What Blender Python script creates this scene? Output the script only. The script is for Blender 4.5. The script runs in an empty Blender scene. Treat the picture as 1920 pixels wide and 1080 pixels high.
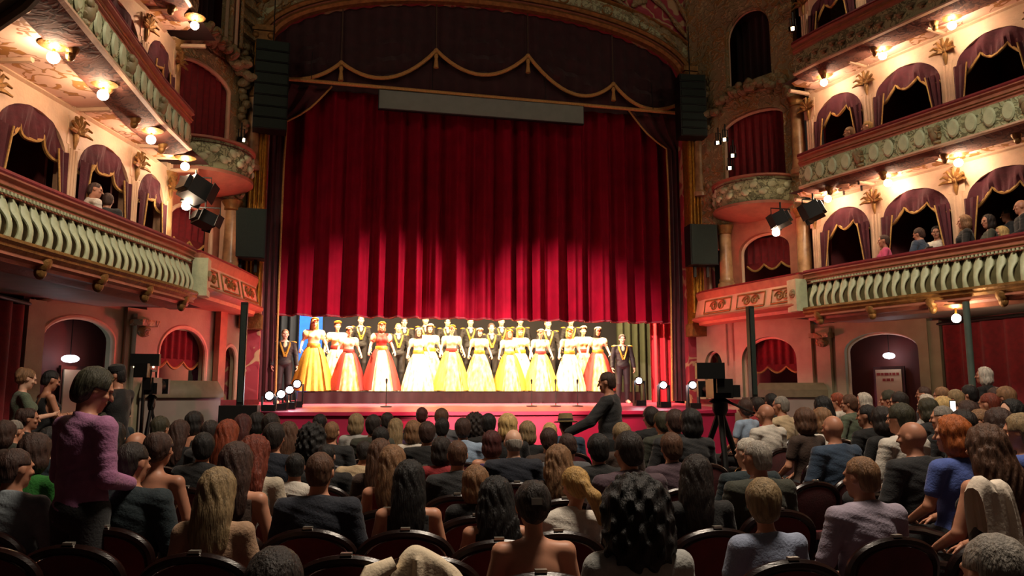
import bpy, bmesh, math, random
import numpy as np
from mathutils import Vector, Matrix, Euler
random.seed(7); rng = np.random.default_rng(7)
SC = bpy.context.scene
COL = SC.collection
PI = math.pi
# ------------------------------------------------------------------ camera
FPX, CAMX, CAMZ, YAW = 1450.0, -3.13, 1.6, math.radians(12.3)
PITCH = math.atan(200 / FPX)
cam_d = bpy.data.cameras.new('camera'); cam = bpy.data.objects.new('camera', cam_d); COL.objects.link(cam)
cam_d.sensor_width = 36; cam_d.lens = FPX / 1920 * 36; cam_d.clip_start = .05; cam_d.clip_end = 200
cam.location = (CAMX, 0, CAMZ); cam.rotation_euler = (PI / 2 + PITCH, 0, -YAW)
SC.camera = cam
# ------------------------------------------------------------------ colour management, ambient
SC.view_settings.view_transform = 'Standard'; SC.view_settings.look = 'None'
SC.view_settings.gamma = 1; SC.view_settings.use_curve_mapping = False
SC.view_settings.exposure = 0.0
W = bpy.data.worlds.new('dim_hall'); SC.world = W; W.use_nodes = True
bg = W.node_tree.nodes['Background']; bg.inputs[0].default_value = (1.0, .74, .58, 1); bg.inputs[1].default_value = .012
def light(kind, name, loc, color, energy, target=None, **kw):
    d = bpy.data.lights.new(name, kind); o = bpy.data.objects.new(name, d); COL.objects.link(o)
    o.location = loc; d.color = color; d.energy = energy
    if target is not None:
        o.rotation_euler = (Vector(target) - Vector(loc)).to_track_quat('-Z', 'Y').to_euler()
    for k, v in kw.items(): setattr(d, k, v)
    return o
def hw0(y): return 6.67 - (y - 9.2) * .29
# dimmed house lights in the dome: wide shaded downlight over stalls and balcony fronts
light('SPOT', 'dome_house_light', (0, 3.6, 11.2), (1, .82, .64), 4200, (0, 4.6, 0), spot_size=math.radians(134), spot_blend=.5, shadow_soft_size=1.2)
light('SPOT', 'arch_fill_spot', (0, 6.0, 11.6), (1, .62, .5), 420, (0, 17, 12.2), spot_size=math.radians(62), spot_blend=.6, shadow_soft_size=.5)  # unseen spot added to brighten the arch and the wall above it
# follow spots on the balconies (two on the second-tier rails, one at the rear), aimed at the company on stage (their upper halves spill on the curtain)
for nm, loc, tgt, e, ang, bl in (
    ('follow_spot_a', (5.5, 9.3, 6.7), (-2.5, 17.4, 3.1), 16000, 22, .85),
    ('follow_spot_b', (-5.5, 9.3, 6.7), (2.0, 17.4, 3.1), 16000, 22, .85),
    ('follow_spot_c', (0.0, -1.5, 7.6), (-.3, 17.6, 1.5), 30000, 14.5, .5)):
    light('SPOT', nm, loc, (1, .84, .60) if nm[-1] == 'c' else (1, .66, .60), e, tgt, spot_size=math.radians(ang), spot_blend=bl, shadow_soft_size=.12)
# border lights hanging inside the stage behind the house curtain
for i, x in enumerate((-3.2, -1.1, 1.1, 3.2)):
    light('AREA', 'border_light', (x, 17.95, 4.6), (1, .76, .42), 420, (x, 18.75, 2.0), size=.4)
# unseen added spots: red imitates floor bounce on boxes, pink brightens the stage front
for s in (-1, 1):
    light('SPOT', 'red_bounce_spot', (s * 2.6, 16.1, 1.7), (1, .06, .07), 430, (s * 5.3, 15.0, 3.15), spot_size=math.radians(66), spot_blend=.8, shadow_soft_size=.15)
    light('SPOT', 'pink_fill_spot', (s * 4.6, 13.1, 3.75), (1, .12, .25), 1000, (-s * .2, 15.0, 1.25), spot_size=math.radians(58), spot_blend=.8, shadow_soft_size=.1)
# globe lamps of the topmost gallery, above the picture
for s in (-1, 1):
    for y in (8.2, 10.0, 11.8): light('POINT', 'gallery_lamp', (s * (hw0(y) + .1), y, 10.0), (1, .76, .52), 32, shadow_soft_size=.08)
light('AREA', 'blue_wing_light', (-4.5, 20.1, 3.6), (.02, .25, 1), 50, (-4.05, 20.8, 2.8), size=.4)
# ------------------------------------------------------------------ projection helpers (to put things where they stand)
_cp, _sp = math.cos(PITCH), math.sin(PITCH)
FH = np.array([math.sin(YAW), math.cos(YAW), 0]); RT = np.array([math.cos(YAW), -math.sin(YAW), 0]); ZZ = np.array([0, 0, 1.])
FW = FH * _cp + ZZ * _sp; UP = -FH * _sp + ZZ * _cp; CC = np.array([CAMX, 0, CAMZ])
def ray(px, py): return FW + RT * (px - 960) / FPX + UP * (540 - py) / FPX
def atZ(px, py, z): d = ray(px, py); return CC + d * ((z - CAMZ) / d[2])
def atY(px, py, y): d = ray(px, py); return CC + d * (y / d[1])
def atD(px, py, D): d = ray(px, py); return CC + d * (D / d.dot(FH))
# ------------------------------------------------------------------ materials
MATS = {}
def _nodes(name):
    m = bpy.data.materials.new(name); m.use_nodes = True
    nt = m.node_tree; return m, nt, nt.nodes['Principled BSDF']
def rgb(h):
    h = h.lstrip('#'); c = [int(h[i:i + 2], 16) / 255 for i in (0, 2, 4)]
    return tuple(((x / 12.92) if x <= .04045 else ((x + .055) / 1.055) ** 2.4) for x in c)
def mat(name, col, rough=.6, metal=0, var=.12, scale=9, bump=0, bscale=40, stretch=(1, 1, 1), col2=None, sheen=0, spec=None, coord='Object'):
    """plain procedural material: colour broken up by noise, optional fine relief"""
    if name in MATS: return MATS[name]
    if isinstance(col, str): col = rgb(col)
    if isinstance(col2, str): col2 = rgb(col2)
    m, nt, b = _nodes(name); N, L = nt.nodes, nt.links
    b.inputs['Roughness'].default_value = rough; b.inputs['Metallic'].default_value = metal
    if spec is not None: b.inputs['Specular IOR Level'].default_value = spec
    if sheen: b.inputs['Sheen Weight'].default_value = sheen
    tc = N.new('ShaderNodeTexCoord'); mp = N.new('ShaderNodeMapping'); mp.inputs['Scale'].default_value = stretch
    L.new(tc.outputs[coord], mp.inputs[0])
    nz = N.new('ShaderNodeTexNoise'); nz.inputs['Scale'].default_value = scale; nz.inputs['Detail'].default_value = 4
    L.new(mp.outputs[0], nz.inputs['Vector'])
    cr = N.new('ShaderNodeValToRGB'); cr.color_ramp.elements[0].position = .32; cr.color_ramp.elements[1].position = .68
    lo = col2 if col2 else tuple(c * (1 - var) for c in col); hi = col if col2 else tuple(min(1, c * (1 + var)) for c in col)
    cr.color_ramp.elements[0].color = (*lo, 1); cr.color_ramp.elements[1].color = (*hi, 1)
    L.new(nz.outputs['Fac'], cr.inputs[0]); L.new(cr.outputs[0], b.inputs['Base Color'])
    if bump:
        n2 = N.new('ShaderNodeTexNoise'); n2.inputs['Scale'].default_value = bscale; n2.inputs['Detail'].default_value = 3
        L.new(mp.outputs[0], n2.inputs['Vector'])
        bp = N.new('ShaderNodeBump'); bp.inputs['Strength'].default_value = bump; bp.inputs['Distance'].default_value = .02
        L.new(n2.outputs['Fac'], bp.inputs['Height']); L.new(bp.outputs[0], b.inputs['Normal'])
    MATS[name] = m; return m
def scroll(name, base, fig, gold=None, scale=3.2, rough=.55, thr=.55, bump=.3, warp=1.1):
    """painted or stucco scrollwork: warped voronoi / wave lines over a base coat"""
    if name in MATS: return MATS[name]
    base, fig = rgb(base), rgb(fig)
    m, nt, b = _nodes(name); N, L = nt.nodes, nt.links
    b.inputs['Roughness'].default_value = rough
    tc = N.new('ShaderNodeTexCoord'); nz = N.new('ShaderNodeTexNoise'); nz.inputs['Scale'].default_value = scale; nz.inputs['Detail'].default_value = 2
    L.new(tc.outputs['Object'], nz.inputs['Vector'])
    mx = N.new('ShaderNodeVectorMath'); mx.operation = 'SCALE'; mx.inputs['Scale'].default_value = warp
    L.new(nz.outputs['Color'], mx.inputs[0])
    ad = N.new('ShaderNodeVectorMath'); ad.operation = 'ADD'; L.new(tc.outputs['Object'], ad.inputs[0]); L.new(mx.outputs[0], ad.inputs[1])
    n1 = N.new('ShaderNodeTexNoise'); n1.inputs['Scale'].default_value = scale * .9; n1.inputs['Detail'].default_value = 1.2
    L.new(ad.outputs[0], n1.inputs['Vector'])
    d0 = N.new('ShaderNodeMath'); d0.operation = 'SUBTRACT'; d0.inputs[1].default_value = .5; L.new(n1.outputs['Fac'], d0.inputs[0])
    d1 = N.new('ShaderNodeMath'); d1.operation = 'ABSOLUTE'; L.new(d0.outputs[0], d1.inputs[0])
    wv = N.new('ShaderNodeMath'); wv.operation = 'MULTIPLY_ADD'; wv.inputs[1].default_value = -9; wv.inputs[2].default_value = 1.15; wv.use_clamp = True; L.new(d1.outputs[0], wv.inputs[0])
    n3 = N.new('ShaderNodeTexNoise'); n3.inputs['Scale'].default_value = scale * .45; L.new(tc.outputs['Object'], n3.inputs['Vector'])
    mu = N.new('ShaderNodeMath'); mu.operation = 'MULTIPLY'; L.new(wv.outputs[0], mu.inputs[0]); L.new(n3.outputs['Fac'], mu.inputs[1])
    cr = N.new('ShaderNodeValToRGB'); e = cr.color_ramp.elements; e[0].position = thr - .06; e[1].position = thr + .04
    e[0].color = (*base, 1); e[1].color = (*fig, 1)
    if gold: x = e.new(min(.98, thr + .1)); x.color = (*rgb(gold), 1)
    sc = N.new('ShaderNodeMath'); sc.operation = 'MULTIPLY'; sc.inputs[1].default_value = 1.6; L.new(mu.outputs[0], sc.inputs[0])
    L.new(sc.outputs[0], cr.inputs[0]); L.new(cr.outputs[0], b.inputs['Base Color'])
    if bump:
        bp = N.new('ShaderNodeBump'); bp.inputs['Strength'].default_value = bump; bp.inputs['Distance'].default_value = .03
        L.new(sc.outputs[0], bp.inputs['Height']); L.new(bp.outputs[0], b.inputs['Normal'])
    MATS[name] = m; return m
def emit(name, col, strength):
    if name in MATS: return MATS[name]
    m = bpy.data.materials.new(name); m.use_nodes = True; nt = m.node_tree
    for n in list(nt.nodes):
        if n.type == 'BSDF_PRINCIPLED': nt.nodes.remove(n)
    e = nt.nodes.new('ShaderNodeEmission'); e.inputs[0].default_value = (*col, 1); e.inputs[1].default_value = strength
    nt.links.new(e.outputs[0], nt.nodes['Material Output'].inputs[0]); MATS[name] = m; return m
M_CREAM = mat('cream_plaster', '#cfae90', .55, var=.1, scale=5, bump=.25, bscale=25)
M_GROUND = mat('ground_plaster', '#9a9478', .6, var=.1, scale=4, bump=.2, bscale=25)
M_ROSE = mat('rose_plaster', '#a0644e', .55, var=.15, scale=6, bump=.3, bscale=20)
M_GREEN = scroll('green_stucco', '#a9ae86', '#6f7252', scale=4.5, thr=.62, bump=.5)
M_SAGE = mat('sage_plaster', '#b9c19c', .5, var=.12, scale=8, bump=.3, bscale=22)
M_BROWN = scroll('brown_soffit', '#6e4030', '#4c2a20', scale=4, thr=.6, bump=.2, rough=.85)
M_CEIL = scroll('painted_ceiling', '#dcb49c', '#8d5a42', gold='#a8743c', scale=2.6, thr=.66, bump=.1)
M_CEIL0 = mat('grey_ceiling', '#8f857a', .6, var=.1, scale=3)
M_GOLD = mat('gilding', '#b98430', .38, .75, var=.25, scale=14, bump=.5, bscale=30)
M_OLDGOLD = mat('old_gilding', '#8a6434', .5, .45, var=.3, scale=10, bump=.5, bscale=26)
M_ROPE = mat('gold_rope', '#b28a4c', .7, .1, var=.2, scale=40, bump=.4, bscale=90)
M_MARBLE = mat('column_marble', '#c09a6c', .3, var=.1, scale=4, col2='#7d5a3c', bump=.05)
M_VELVET = mat('red_velvet', '#6e0914', .85, var=.2, scale=12, sheen=.06, bump=.15, bscale=80)
M_PELMET = mat('wine_velvet', '#47101e', .85, var=.2, scale=10, sheen=.06, bump=.2, bscale=30)
M_HOUSE = mat('house_curtain_velvet', '#70031b', .85, var=.15, scale=3, spec=.08)
M_DARKD = mat('dark_drape', '#2c0f14', .9, var=.25, scale=5, sheen=.2)
M_MAROON = mat('maroon_wall', '#5a2520', .7, var=.15, scale=3)
M_BOXIN = mat('box_interior', '#6a2e30', .8, var=.25, scale=2.5)
M_BLACK = mat('black_metal', '#0c0d0c', .5, .3, var=.2, scale=20)
M_SPK = mat('speaker_cloth', '#10241e', .75, var=.3, scale=60)
M_SCREEN = mat('grey_screen', '#6e7a72', .6, var=.06, scale=6)
M_WOOD = mat('dark_wood', '#1c0c09', .28, var=.3, scale=5, stretch=(1, 1, 6), bump=.1)
M_SEAT = mat('chair_velvet', '#5c0914', .85, var=.18, scale=14, sheen=.3, bump=.1, bscale=90)
M_PLATE = mat('plate_metal', '#c9c4b8', .3, .8, var=.05)
M_FLOOR = mat('stalls_floor', '#2a1512', .7, var=.25, scale=4)
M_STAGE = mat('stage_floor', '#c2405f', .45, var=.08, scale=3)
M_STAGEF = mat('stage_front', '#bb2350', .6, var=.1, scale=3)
M_RISER = mat('riser_cloth', '#22090c', .8, var=.2, scale=5)
M_BACK = mat('stage_backcloth', '#150f10', .9, var=.3, scale=2)
M_PINK = scroll('pink_panel', '#9c3a44', '#b89a72', scale=1.6, thr=.68, bump=.6)
M_STUCCO = scroll('stucco_relief', '#8a7c5a', '#b8a880', gold='#93703f', scale=3.5, thr=.5, bump=.9)
M_GLOBE = emit('lamp_globe', (1, .72, .48), 170)
M_GLOW2 = emit('stage_lens', (.85, .93, 1), 45)
M_EXIT = emit('exit_lamp', (.82, .9, 1), 14)
M_BULB = emit('small_bulb', (1, .66, .32), 18)
M_PAPER = mat('poster_paper', '#c9b193', .7, var=.05, scale=5)
M_INK = mat('poster_ink', '#8e2f26', .7)
# ------------------------------------------------------------------ mesh helpers
def link(o, parent=None):
    COL.objects.link(o)
    if parent is not None: o.parent = parent
    return o
def tag(o, label=None, cat=None, group=None, kind=None):
    if label: o['label'] = label
    if cat: o['category'] = cat
    if group: o['group'] = group
    if kind: o['kind'] = kind
    return o
def empty(name, loc=(0, 0, 0), rz=0, label=None, cat=None, group=None, kind=None):
    o = bpy.data.objects.new(name, None); o.empty_display_size = .1; link(o); o.location = loc; o.rotation_euler = (0, 0, rz)
    return tag(o, label, cat, group, kind)
def obj(name, me, parent=None, m=None, loc=None, rot=None, scale=None):
    """an object on (possibly shared) mesh data, its material on the object slot"""
    o = bpy.data.objects.new(name, me); link(o, parent)
    if m is not None:
        if not me.materials: me.materials.append(m)
        if me.materials[0] != m:
            o.material_slots[0].link = 'OBJECT'; o.material_slots[0].material = m
    if loc is not None: o.location = loc
    if rot is not None: o.rotation_euler = rot
    if scale is not None: o.scale = scale if hasattr(scale, '__len__') else (scale,) * 3
    return o
class MB:
    """collects faces, then links them as one mesh object"""
    def __init__(s): s.v = []; s.f = []
    def add(s, vs, fs):
        n = len(s.v); s.v += [tuple(float(c) for c in v) for v in vs]; s.f += [tuple(i + n for i in f) for f in fs]; return s
    def box(s, c, d, rz=0, taper=1):
        x, y, z = (k / 2 for k in d); vs = []
        cz, sz = math.cos(rz), math.sin(rz)
        for k, t in ((-z, 1), (z, taper)):
            for a, b in ((-x, -y), (x, -y), (x, y), (-x, y)):
                a *= t; b *= t; vs.append((c[0] + a * cz - b * sz, c[1] + a * sz + b * cz, c[2] + k))
        return s.add(vs, [(3, 2, 1, 0), (4, 5, 6, 7), (0, 1, 5, 4), (1, 2, 6, 5), (2, 3, 7, 6), (3, 0, 4, 7)])
    def obox(s, M, d):
        x, y, z = (k / 2 for k in d); vs = []
        for k in (-z, z):
            for a, b in ((-x, -y), (x, -y), (x, y), (-x, y)): vs.append(tuple(M @ Vector((a, b, k))))
        return s.add(vs, [(3, 2, 1, 0), (4, 5, 6, 7), (0, 1, 5, 4), (1, 2, 6, 5), (2, 3, 7, 6), (3, 0, 4, 7)])
    def lathe(s, prof, c=(0, 0, 0), n=16, M=None):
        vs = []
        for r, z in prof:
            for i in range(n):
                a = 2 * PI * i / n; p = Vector((r * math.cos(a), r * math.sin(a), z))
                if M is not None: p = M @ p
                vs.append((p[0] + c[0], p[1] + c[1], p[2] + c[2]))
        fs = []
        for j in range(len(prof) - 1):
            for i in range(n): fs.append((j * n + i, j * n + (i + 1) % n, (j + 1) * n + (i + 1) % n, (j + 1) * n + i))
        fs.append(tuple(range(n - 1, -1, -1))); fs.append(tuple((len(prof) - 1) * n + i for i in range(n)))
        return s.add(vs, fs)
    def tube(s, pts, r, n=8, cap=True):
        pts = [Vector(p) for p in pts]; rs = r if hasattr(r, '__len__') else [r] * len(pts); vs = []; fs = []
        up = None
        for i, p in enumerate(pts):
            t = (pts[min(i + 1, len(pts) - 1)] - pts[max(i - 1, 0)]).normalized()
            if up is None:
                up = t.orthogonal().normalized()
            a = (up - t * up.dot(t)).normalized(); up = a; b = t.cross(a)
            for k in range(n):
                q = p + (a * math.cos(2 * PI * k / n) + b * math.sin(2 * PI * k / n)) * rs[i]; vs.append(tuple(q))
        for j in range(len(pts) - 1):
            for i in range(n): fs.append((j * n + i, j * n + (i + 1) % n, (j + 1) * n + (i + 1) % n, (j + 1) * n + i))
        if cap: fs.append(tuple(range(n - 1, -1, -1))); fs.append(tuple((len(pts) - 1) * n + i for i in range(n)))
        return s.add(vs, fs)
    def sweep(s, path, prof, closed=False, cap=True):
        """path: list of (point, outward unit vector); prof: list of (u, z)"""
        n = len(prof); vs = []; fs = []
        for p, o in path:
            for u, z in prof: vs.append((p[0] + o[0] * u, p[1] + o[1] * u, p[2] + z if len(p) > 2 else z))
        m = n if closed else n - 1
        for j in range(len(path) - 1):
            for i in range(m): fs.append((j * n + i, j * n + (i + 1) % n, (j + 1) * n + (i + 1) % n, (j + 1) * n + i))
        if closed and cap: fs.append(tuple(range(n))); fs.append(tuple((len(path) - 1) * n + i for i in range(n - 1, -1, -1)))
        return s.add(vs, fs)
    def grid(s, P):
        """P: rows x cols of points"""
        r, c = len(P), len(P[0]); vs = [p for row in P for p in row]
        return s.add(vs, [(j * c + i, j * c + i + 1, (j + 1) * c + i + 1, (j + 1) * c + i) for j in range(r - 1) for i in range(c - 1)])
    def ball(s, c, r, n=12, m=8):
        r = r if hasattr(r, '__len__') else (r, r, r)
        prof = [(math.sin(PI * j / m), -math.cos(PI * j / m)) for j in range(m + 1)]; prof[0] = (.02, -1); prof[-1] = (.02, 1)
        M = Matrix.Diagonal(Vector(r)); return s.lathe(prof, c, n, M)
    def mesh(s, name, smooth=True, angle=40):
        me = bpy.data.meshes.new(name); me.from_pydata(s.v, [], s.f); me.validate()
        bm = bmesh.new(); bm.from_mesh(me); bmesh.ops.recalc_face_normals(bm, faces=bm.faces)
        if smooth:
            for e in bm.edges: e.smooth = len(e.link_faces) == 2 and e.calc_face_angle(0) < math.radians(angle)
            for fc in bm.faces: fc.smooth = True
        bm.to_mesh(me); bm.free(); return me
    def build(s, name, m, parent=None, smooth=True, loc=None, rot=None):
        me = s.mesh(name, smooth); me.materials.append(m); return obj(name, me, parent, None, loc, rot)
def struct(name, mb, m, label=None, parent=None):
    o = mb.build(name, m, parent)
    if parent is None: tag(o, label, None, None, 'structure')
    return o
# ================================================================== THE HOUSE
SIDE = {-1: 'left', 1: 'right'}
_WY = [2, 4.5, 7, 9.2, 10, 11, 12.1, 13.2]; _WW = [7.6, 7.45, 7.15, 6.67, 6.45, 6.15, 5.85, 5.5]
def hw(Y, off=0): return float(np.interp(Y, _WY, _WW)) + off
def hws(Y, alt=0):
    if alt: return float(np.interp(Y, [2, 7, 9.5, 11.9, 13.3, 14], [6.3, 6.15, 6.03, 5.9, 5.72, 5.6]))
    return sum(hw(Y + d) for d in (-.8, -.4, 0, .4, .8)) / 5
def bpath(s, y0, y1, n=40, off=0.0, alt=0):
    out = []
    for i in range(n + 1):
        Y = y0 + (y1 - y0) * i / n; w = hws(Y, alt); dw = (hws(Y + .05, alt) - hws(Y - .05, alt)) / .1
        k = math.hypot(1, dw); nx, ny = -s / k, dw * 1.0 / k
        out.append(((s * w - nx * off, Y - ny * off), (nx, ny)))
    return out
RAIL = {1: 3.95, 2: 6.28, 3: 8.61}
CEILZ = {1: 3.0, 2: 5.56, 3: 7.89, 4: 10.22}      # ceiling under tier k
def arch_panel(mb, P0, P1, z0, z1, ua, ub, zb, zs, zt, th=.14, n=16):
    P0, P1 = Vector((*P0, 0)), Vector((*P1, 0)); L = (P1 - P0).length; d = (P1 - P0) / L; nn = Vector((-d.y, d.x, 0))
    uc, ru = (ua + ub) / 2, (ub - ua) / 2
    arch = [(uc - ru * math.cos(PI * i / n), zs + (zt - zs) * math.sin(PI * i / n)) for i in range(n + 1)]
    def pt(u, z, k): q = P0 + d * u - nn * k; return (q.x, q.y, z)
    for k in (0, th):
        q = lambda *p: mb.add([pt(u, z, k) for u, z in p], [tuple(range(len(p)))])
        q((0, z0), (ua, z0), (ua, zs), (0, zs)); q((0, zs), (ua, zs), (ua, z1), (0, z1))
        q((ub, z0), (L, z0), (L, zs), (ub, zs)); q((ub, zs), (L, zs), (L, z1), (ub, z1))
        if zb > z0: q((ua, z0), (ub, z0), (ub, zb), (ua, zb))
        for i in range(n): q(arch[i], arch[i + 1], (arch[i + 1][0], z1), (arch[i][0], z1))
    ring = [(ua, zb)] + arch + [(ub, zb)]
    for i in range(len(ring) - 1):
        a, b = ring[i], ring[i + 1]; mb.add([pt(*a, 0), pt(*b, 0), pt(*b, th), pt(*a, th)], [(0, 1, 2, 3)])
    if zb > z0: mb.add([pt(ua, zb, 0), pt(ub, zb, 0), pt(ub, zb, th), pt(ua, zb, th)], [(0, 1, 2, 3)])
    for u in (0, L): mb.add([pt(u, z0, 0), pt(u, z1, 0), pt(u, z1, th), pt(u, z0, th)], [(0, 1, 2, 3)])
    return lambda u, z, k: pt(u, z, k), arch, L
def wallquad(mb, P0, P1, z0, z1, th=.1):
    P0, P1 = Vector((*P0, 0)), Vector((*P1, 0)); d = (P1 - P0).normalized(); c = (P0 + P1) / 2
    mb.box((c.x, c.y, (z0 + z1) / 2), ((P1 - P0).length, th, z1 - z0), math.atan2(d.y, d.x)); return mb
# ---- floor, raised side parterres
fl = MB().box((0, 5.5, -.06), (19, 19.2, .12)); struct('floor', fl, M_FLOOR, 'dark carpeted floor of the stalls')
for s in (-1, 1):
    m = MB(); m.box((s * 7.0, 7.8, .12), (2.9, 10.4, .24)); struct('floor_platform', m, M_FLOOR, 'raised floor strip along the %s side wall under the balcony' % SIDE[s])
# ---- stage
SY0, SY1 = 14.4, 21.2
def stz(y): return 1.28 + (y - SY0) * .033
m = MB(); n = 28; top = []; 
lip = [(-5.0 + 10.0 * i / n, SY0 + .75 * (abs(-5.0 + 10.0 * i / n) / 5) ** 2) for i in range(n + 1)]
m.grid([[(x, y, 1.28) for x, y in lip], [(x, 17.0, stz(17)) for x, y in lip], [(x, SY1, stz(SY1)) for x, y in lip]])
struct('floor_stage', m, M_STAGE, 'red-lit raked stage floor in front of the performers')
m = MB(); m.grid([[(x, y + .02, 0) for x, y in lip], [(x, y + .02, 1.24) for x, y in lip]])
m.grid([[(x, y - .05, 1.22) for x, y in lip], [(x, y - .05, 1.285) for x, y in lip], [(x, y + .06, 1.285) for x, y in lip]])
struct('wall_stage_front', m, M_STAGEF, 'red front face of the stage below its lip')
m = MB(); m.box((0, 20.9, 4), (16, .1, 9)); struct('wall_backcloth', m, M_BACK, 'dark backcloth behind the performers')
m = MB(); m.box((-4.05, 20.82, 3), (.75, .04, 4.5)); struct('wall_blue_cloth', m, mat('blue_cloth', '#1c5fb8', .8), 'narrow blue lit cloth upstage behind the yellow-gowned singer')
# ---- proscenium wall with its arch
AX, AZ, AH = 4.85, 9.3, 1.42
def archz(x, ax=AX, az=AZ, ah=AH): return az + ah * math.sqrt(max(0, 1 - (x / ax) ** 2)) ** 1.0
m = MB(); xs = [AX * math.sin(PI / 2 * (i / 24 - 1)) if i <= 24 else AX * math.sin(PI / 2 * (i / 24 - 1)) for i in range(49)]
for yy in (17.0, 17.3):
    m.grid([[(x, yy, archz(x)) for x in xs], [(x, yy, 13.5) for x in xs]])
    for s in (-1, 1): m.grid([[(s * AX, yy, 0), (s * 5.6, yy, 0)], [(s * AX, yy, 13.5), (s * 5.6, yy, 13.5)]])
m.grid([[(x, 17.0, archz(x)) for x in xs], [(x, 17.3, archz(x)) for x in xs]])
for s in (-1, 1): m.grid([[(s * AX, 17.0, 0), (s * AX, 17.3, 0)], [(s * AX, 17.0, AZ), (s * AX, 17.3, AZ)]])
struct('wall_proscenium', m, M_PINK, 'ornate pink and stucco wall around the stage opening')
def archring(r0, r1, y0, y1):
    mb = MB(); A = [PI * i / 60 for i in range(61)]
    def pt(a, r, y): return (-(AX + r) * math.cos(a), y, AZ + (AH + r) * math.sin(a))
    mb.grid([[pt(a, r0, y1) for a in A], [pt(a, r0, y0) for a in A], [pt(a, (r0 + r1) / 2, y0 - .05) for a in A], [pt(a, r1, y0) for a in A], [pt(a, r1, y1) for a in A]])
    return mb
pr = empty('trim_proscenium_arch', (0, 17, 0), label='gilded segmental arch moulding over the stage opening', kind='structure')
pr.location = (0, 0, 0)
archring(-.02, .12, 16.86, 17.02).build('inner_moulding', M_OLDGOLD, pr)
archring(.12, .20, 16.90, 17.02).build('red_fillet', M_ROSE, pr)
archring(.20, .33, 16.84, 17.02).build('outer_moulding', M_OLDGOLD, pr)
archring(.33, .72, 16.95, 17.02).build('frieze', M_GREEN, pr)
archring(.72, .80, 16.88, 17.02).build('frieze_edge', M_OLDGOLD, pr)
ringm = None
for i in range(27):
    a = PI * (i + .5) / 27; c = (-(AX + .52) * math.cos(a), 16.93, AZ + (AH + .52) * math.sin(a))
    if ringm is None:
        k = MB(); k.tube([(.13 * math.cos(t), 0, .13 * math.sin(t)) for t in [2 * PI * j / 20 for j in range(21)]], .028, 8, False); k.ball((0, .01, 0), (.075, .03, .075), 12, 8); ringm = k.mesh('medallion')
    obj('medallion', ringm, pr, M_STUCCO if i % 2 else M_OLDGOLD, c)
dm = MB().box((0, 0, 0), (.05, .06, .3)).mesh('frieze_rib')
for i in range(108):
    if i % 4 == 2: continue
    a = PI * (i + .5) / 108; o = obj('frieze_rib', dm, pr, M_STUCCO, (-(AX + .52) * math.cos(a), 16.95, AZ + (AH + .52) * math.sin(a)), (0, a - PI / 2, 0))
# ribs on the spandrel wall above the arch, stucco swags over the pink panels
for s in (-1, 1):
    e = empty('trim_spandrel', label='cream stucco scroll ribs on the pink spandrel, %s of the arch' % SIDE[s], kind='structure')
    for q, pts in enumerate(([(1.9, 11.9), (3.0, 11.35), (4.0, 10.75), (4.8, 10.1), (5.1, 9.6)], [(2.6, 12.4), (3.5, 11.9), (4.4, 11.2), (5.05, 10.4), (5.25, 9.7)], [(3.9, 12.6), (4.5, 11.9), (4.95, 11.1), (5.3, 10.2)])):
        k = MB(); P = []
        for i in range(25):
            t = i / 24 * (len(pts) - 1); j = min(int(t), len(pts) - 2); f = t - j
            P.append((s * (pts[j][0] * (1 - f) + pts[j + 1][0] * f), 16.92, pts[j][1] * (1 - f) + pts[j + 1][1] * f))
        k.tube(P, [.05 + .02 * math.sin(i * 1.3) for i in range(25)], 8); k.build('rib', M_STUCCO, e)
    for q in range(9):
        k = MB(); k.ball((0, 0, 0), (.17, .06, .11), 10, 6); k.ball((.15, 0, .06), (.1, .05, .07), 10, 6); k.ball((-.14, 0, .05), (.09, .05, .08), 10, 6)
        o = k.build('leaf_scroll', M_STUCCO, e); t = q / 8; o.location = (s * (2.4 + 2.75 * t), 16.93, 12.1 - 2.3 * t ** 1.3 + .12 * math.sin(q * 2.1)); o.rotation_euler = (0, s * .7 + q * .5, 0)
# gilded pilasters flanking the opening
for s in (-1, 1):
    e = empty('trim_pilaster', label='tall gilded pilaster beside the stage opening, %s side' % SIDE[s], kind='structure')
    MB().box((s * 5.02, 16.86, 6.3), (.34, .3, 6.2)).build('shaft', M_GOLD, e)
    for x in (-.13, -.045, .045, .13):
        k = MB(); k.tube([(s * 5.02 + x, 16.70, 3.5), (s * 5.02 + x, 16.70, 9.2)], .035, 8); k.build('flute', M_GOLD, e)
    k = MB(); k.box((s * 5.02, 16.83, 9.5), (.46, .4, .12)); k.box((s * 5.02, 16.83, 9.32), (.4, .36, .2)); k.ball((s * 4.86, 16.66, 9.32), .08); k.ball((s * 5.18, 16.66, 9.32), .08); k.build('capital', M_OLDGOLD, e)
    MB().box((s * 5.02, 16.83, 3.1), (.44, .38, .3)).build('base', M_OLDGOLD, e)
    orn = MB(); orn.ball((0, 0, 0), (.07, .05, .09), 8, 6); orn.ball((0, 0, .12), (.045, .04, .05), 8, 6); om = orn.mesh('leaf_ornament')
    for i in range(22): obj('leaf_ornament', om, e, M_OLDGOLD, (s * 5.32, 16.80, 3.9 + .25 * i))
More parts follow.
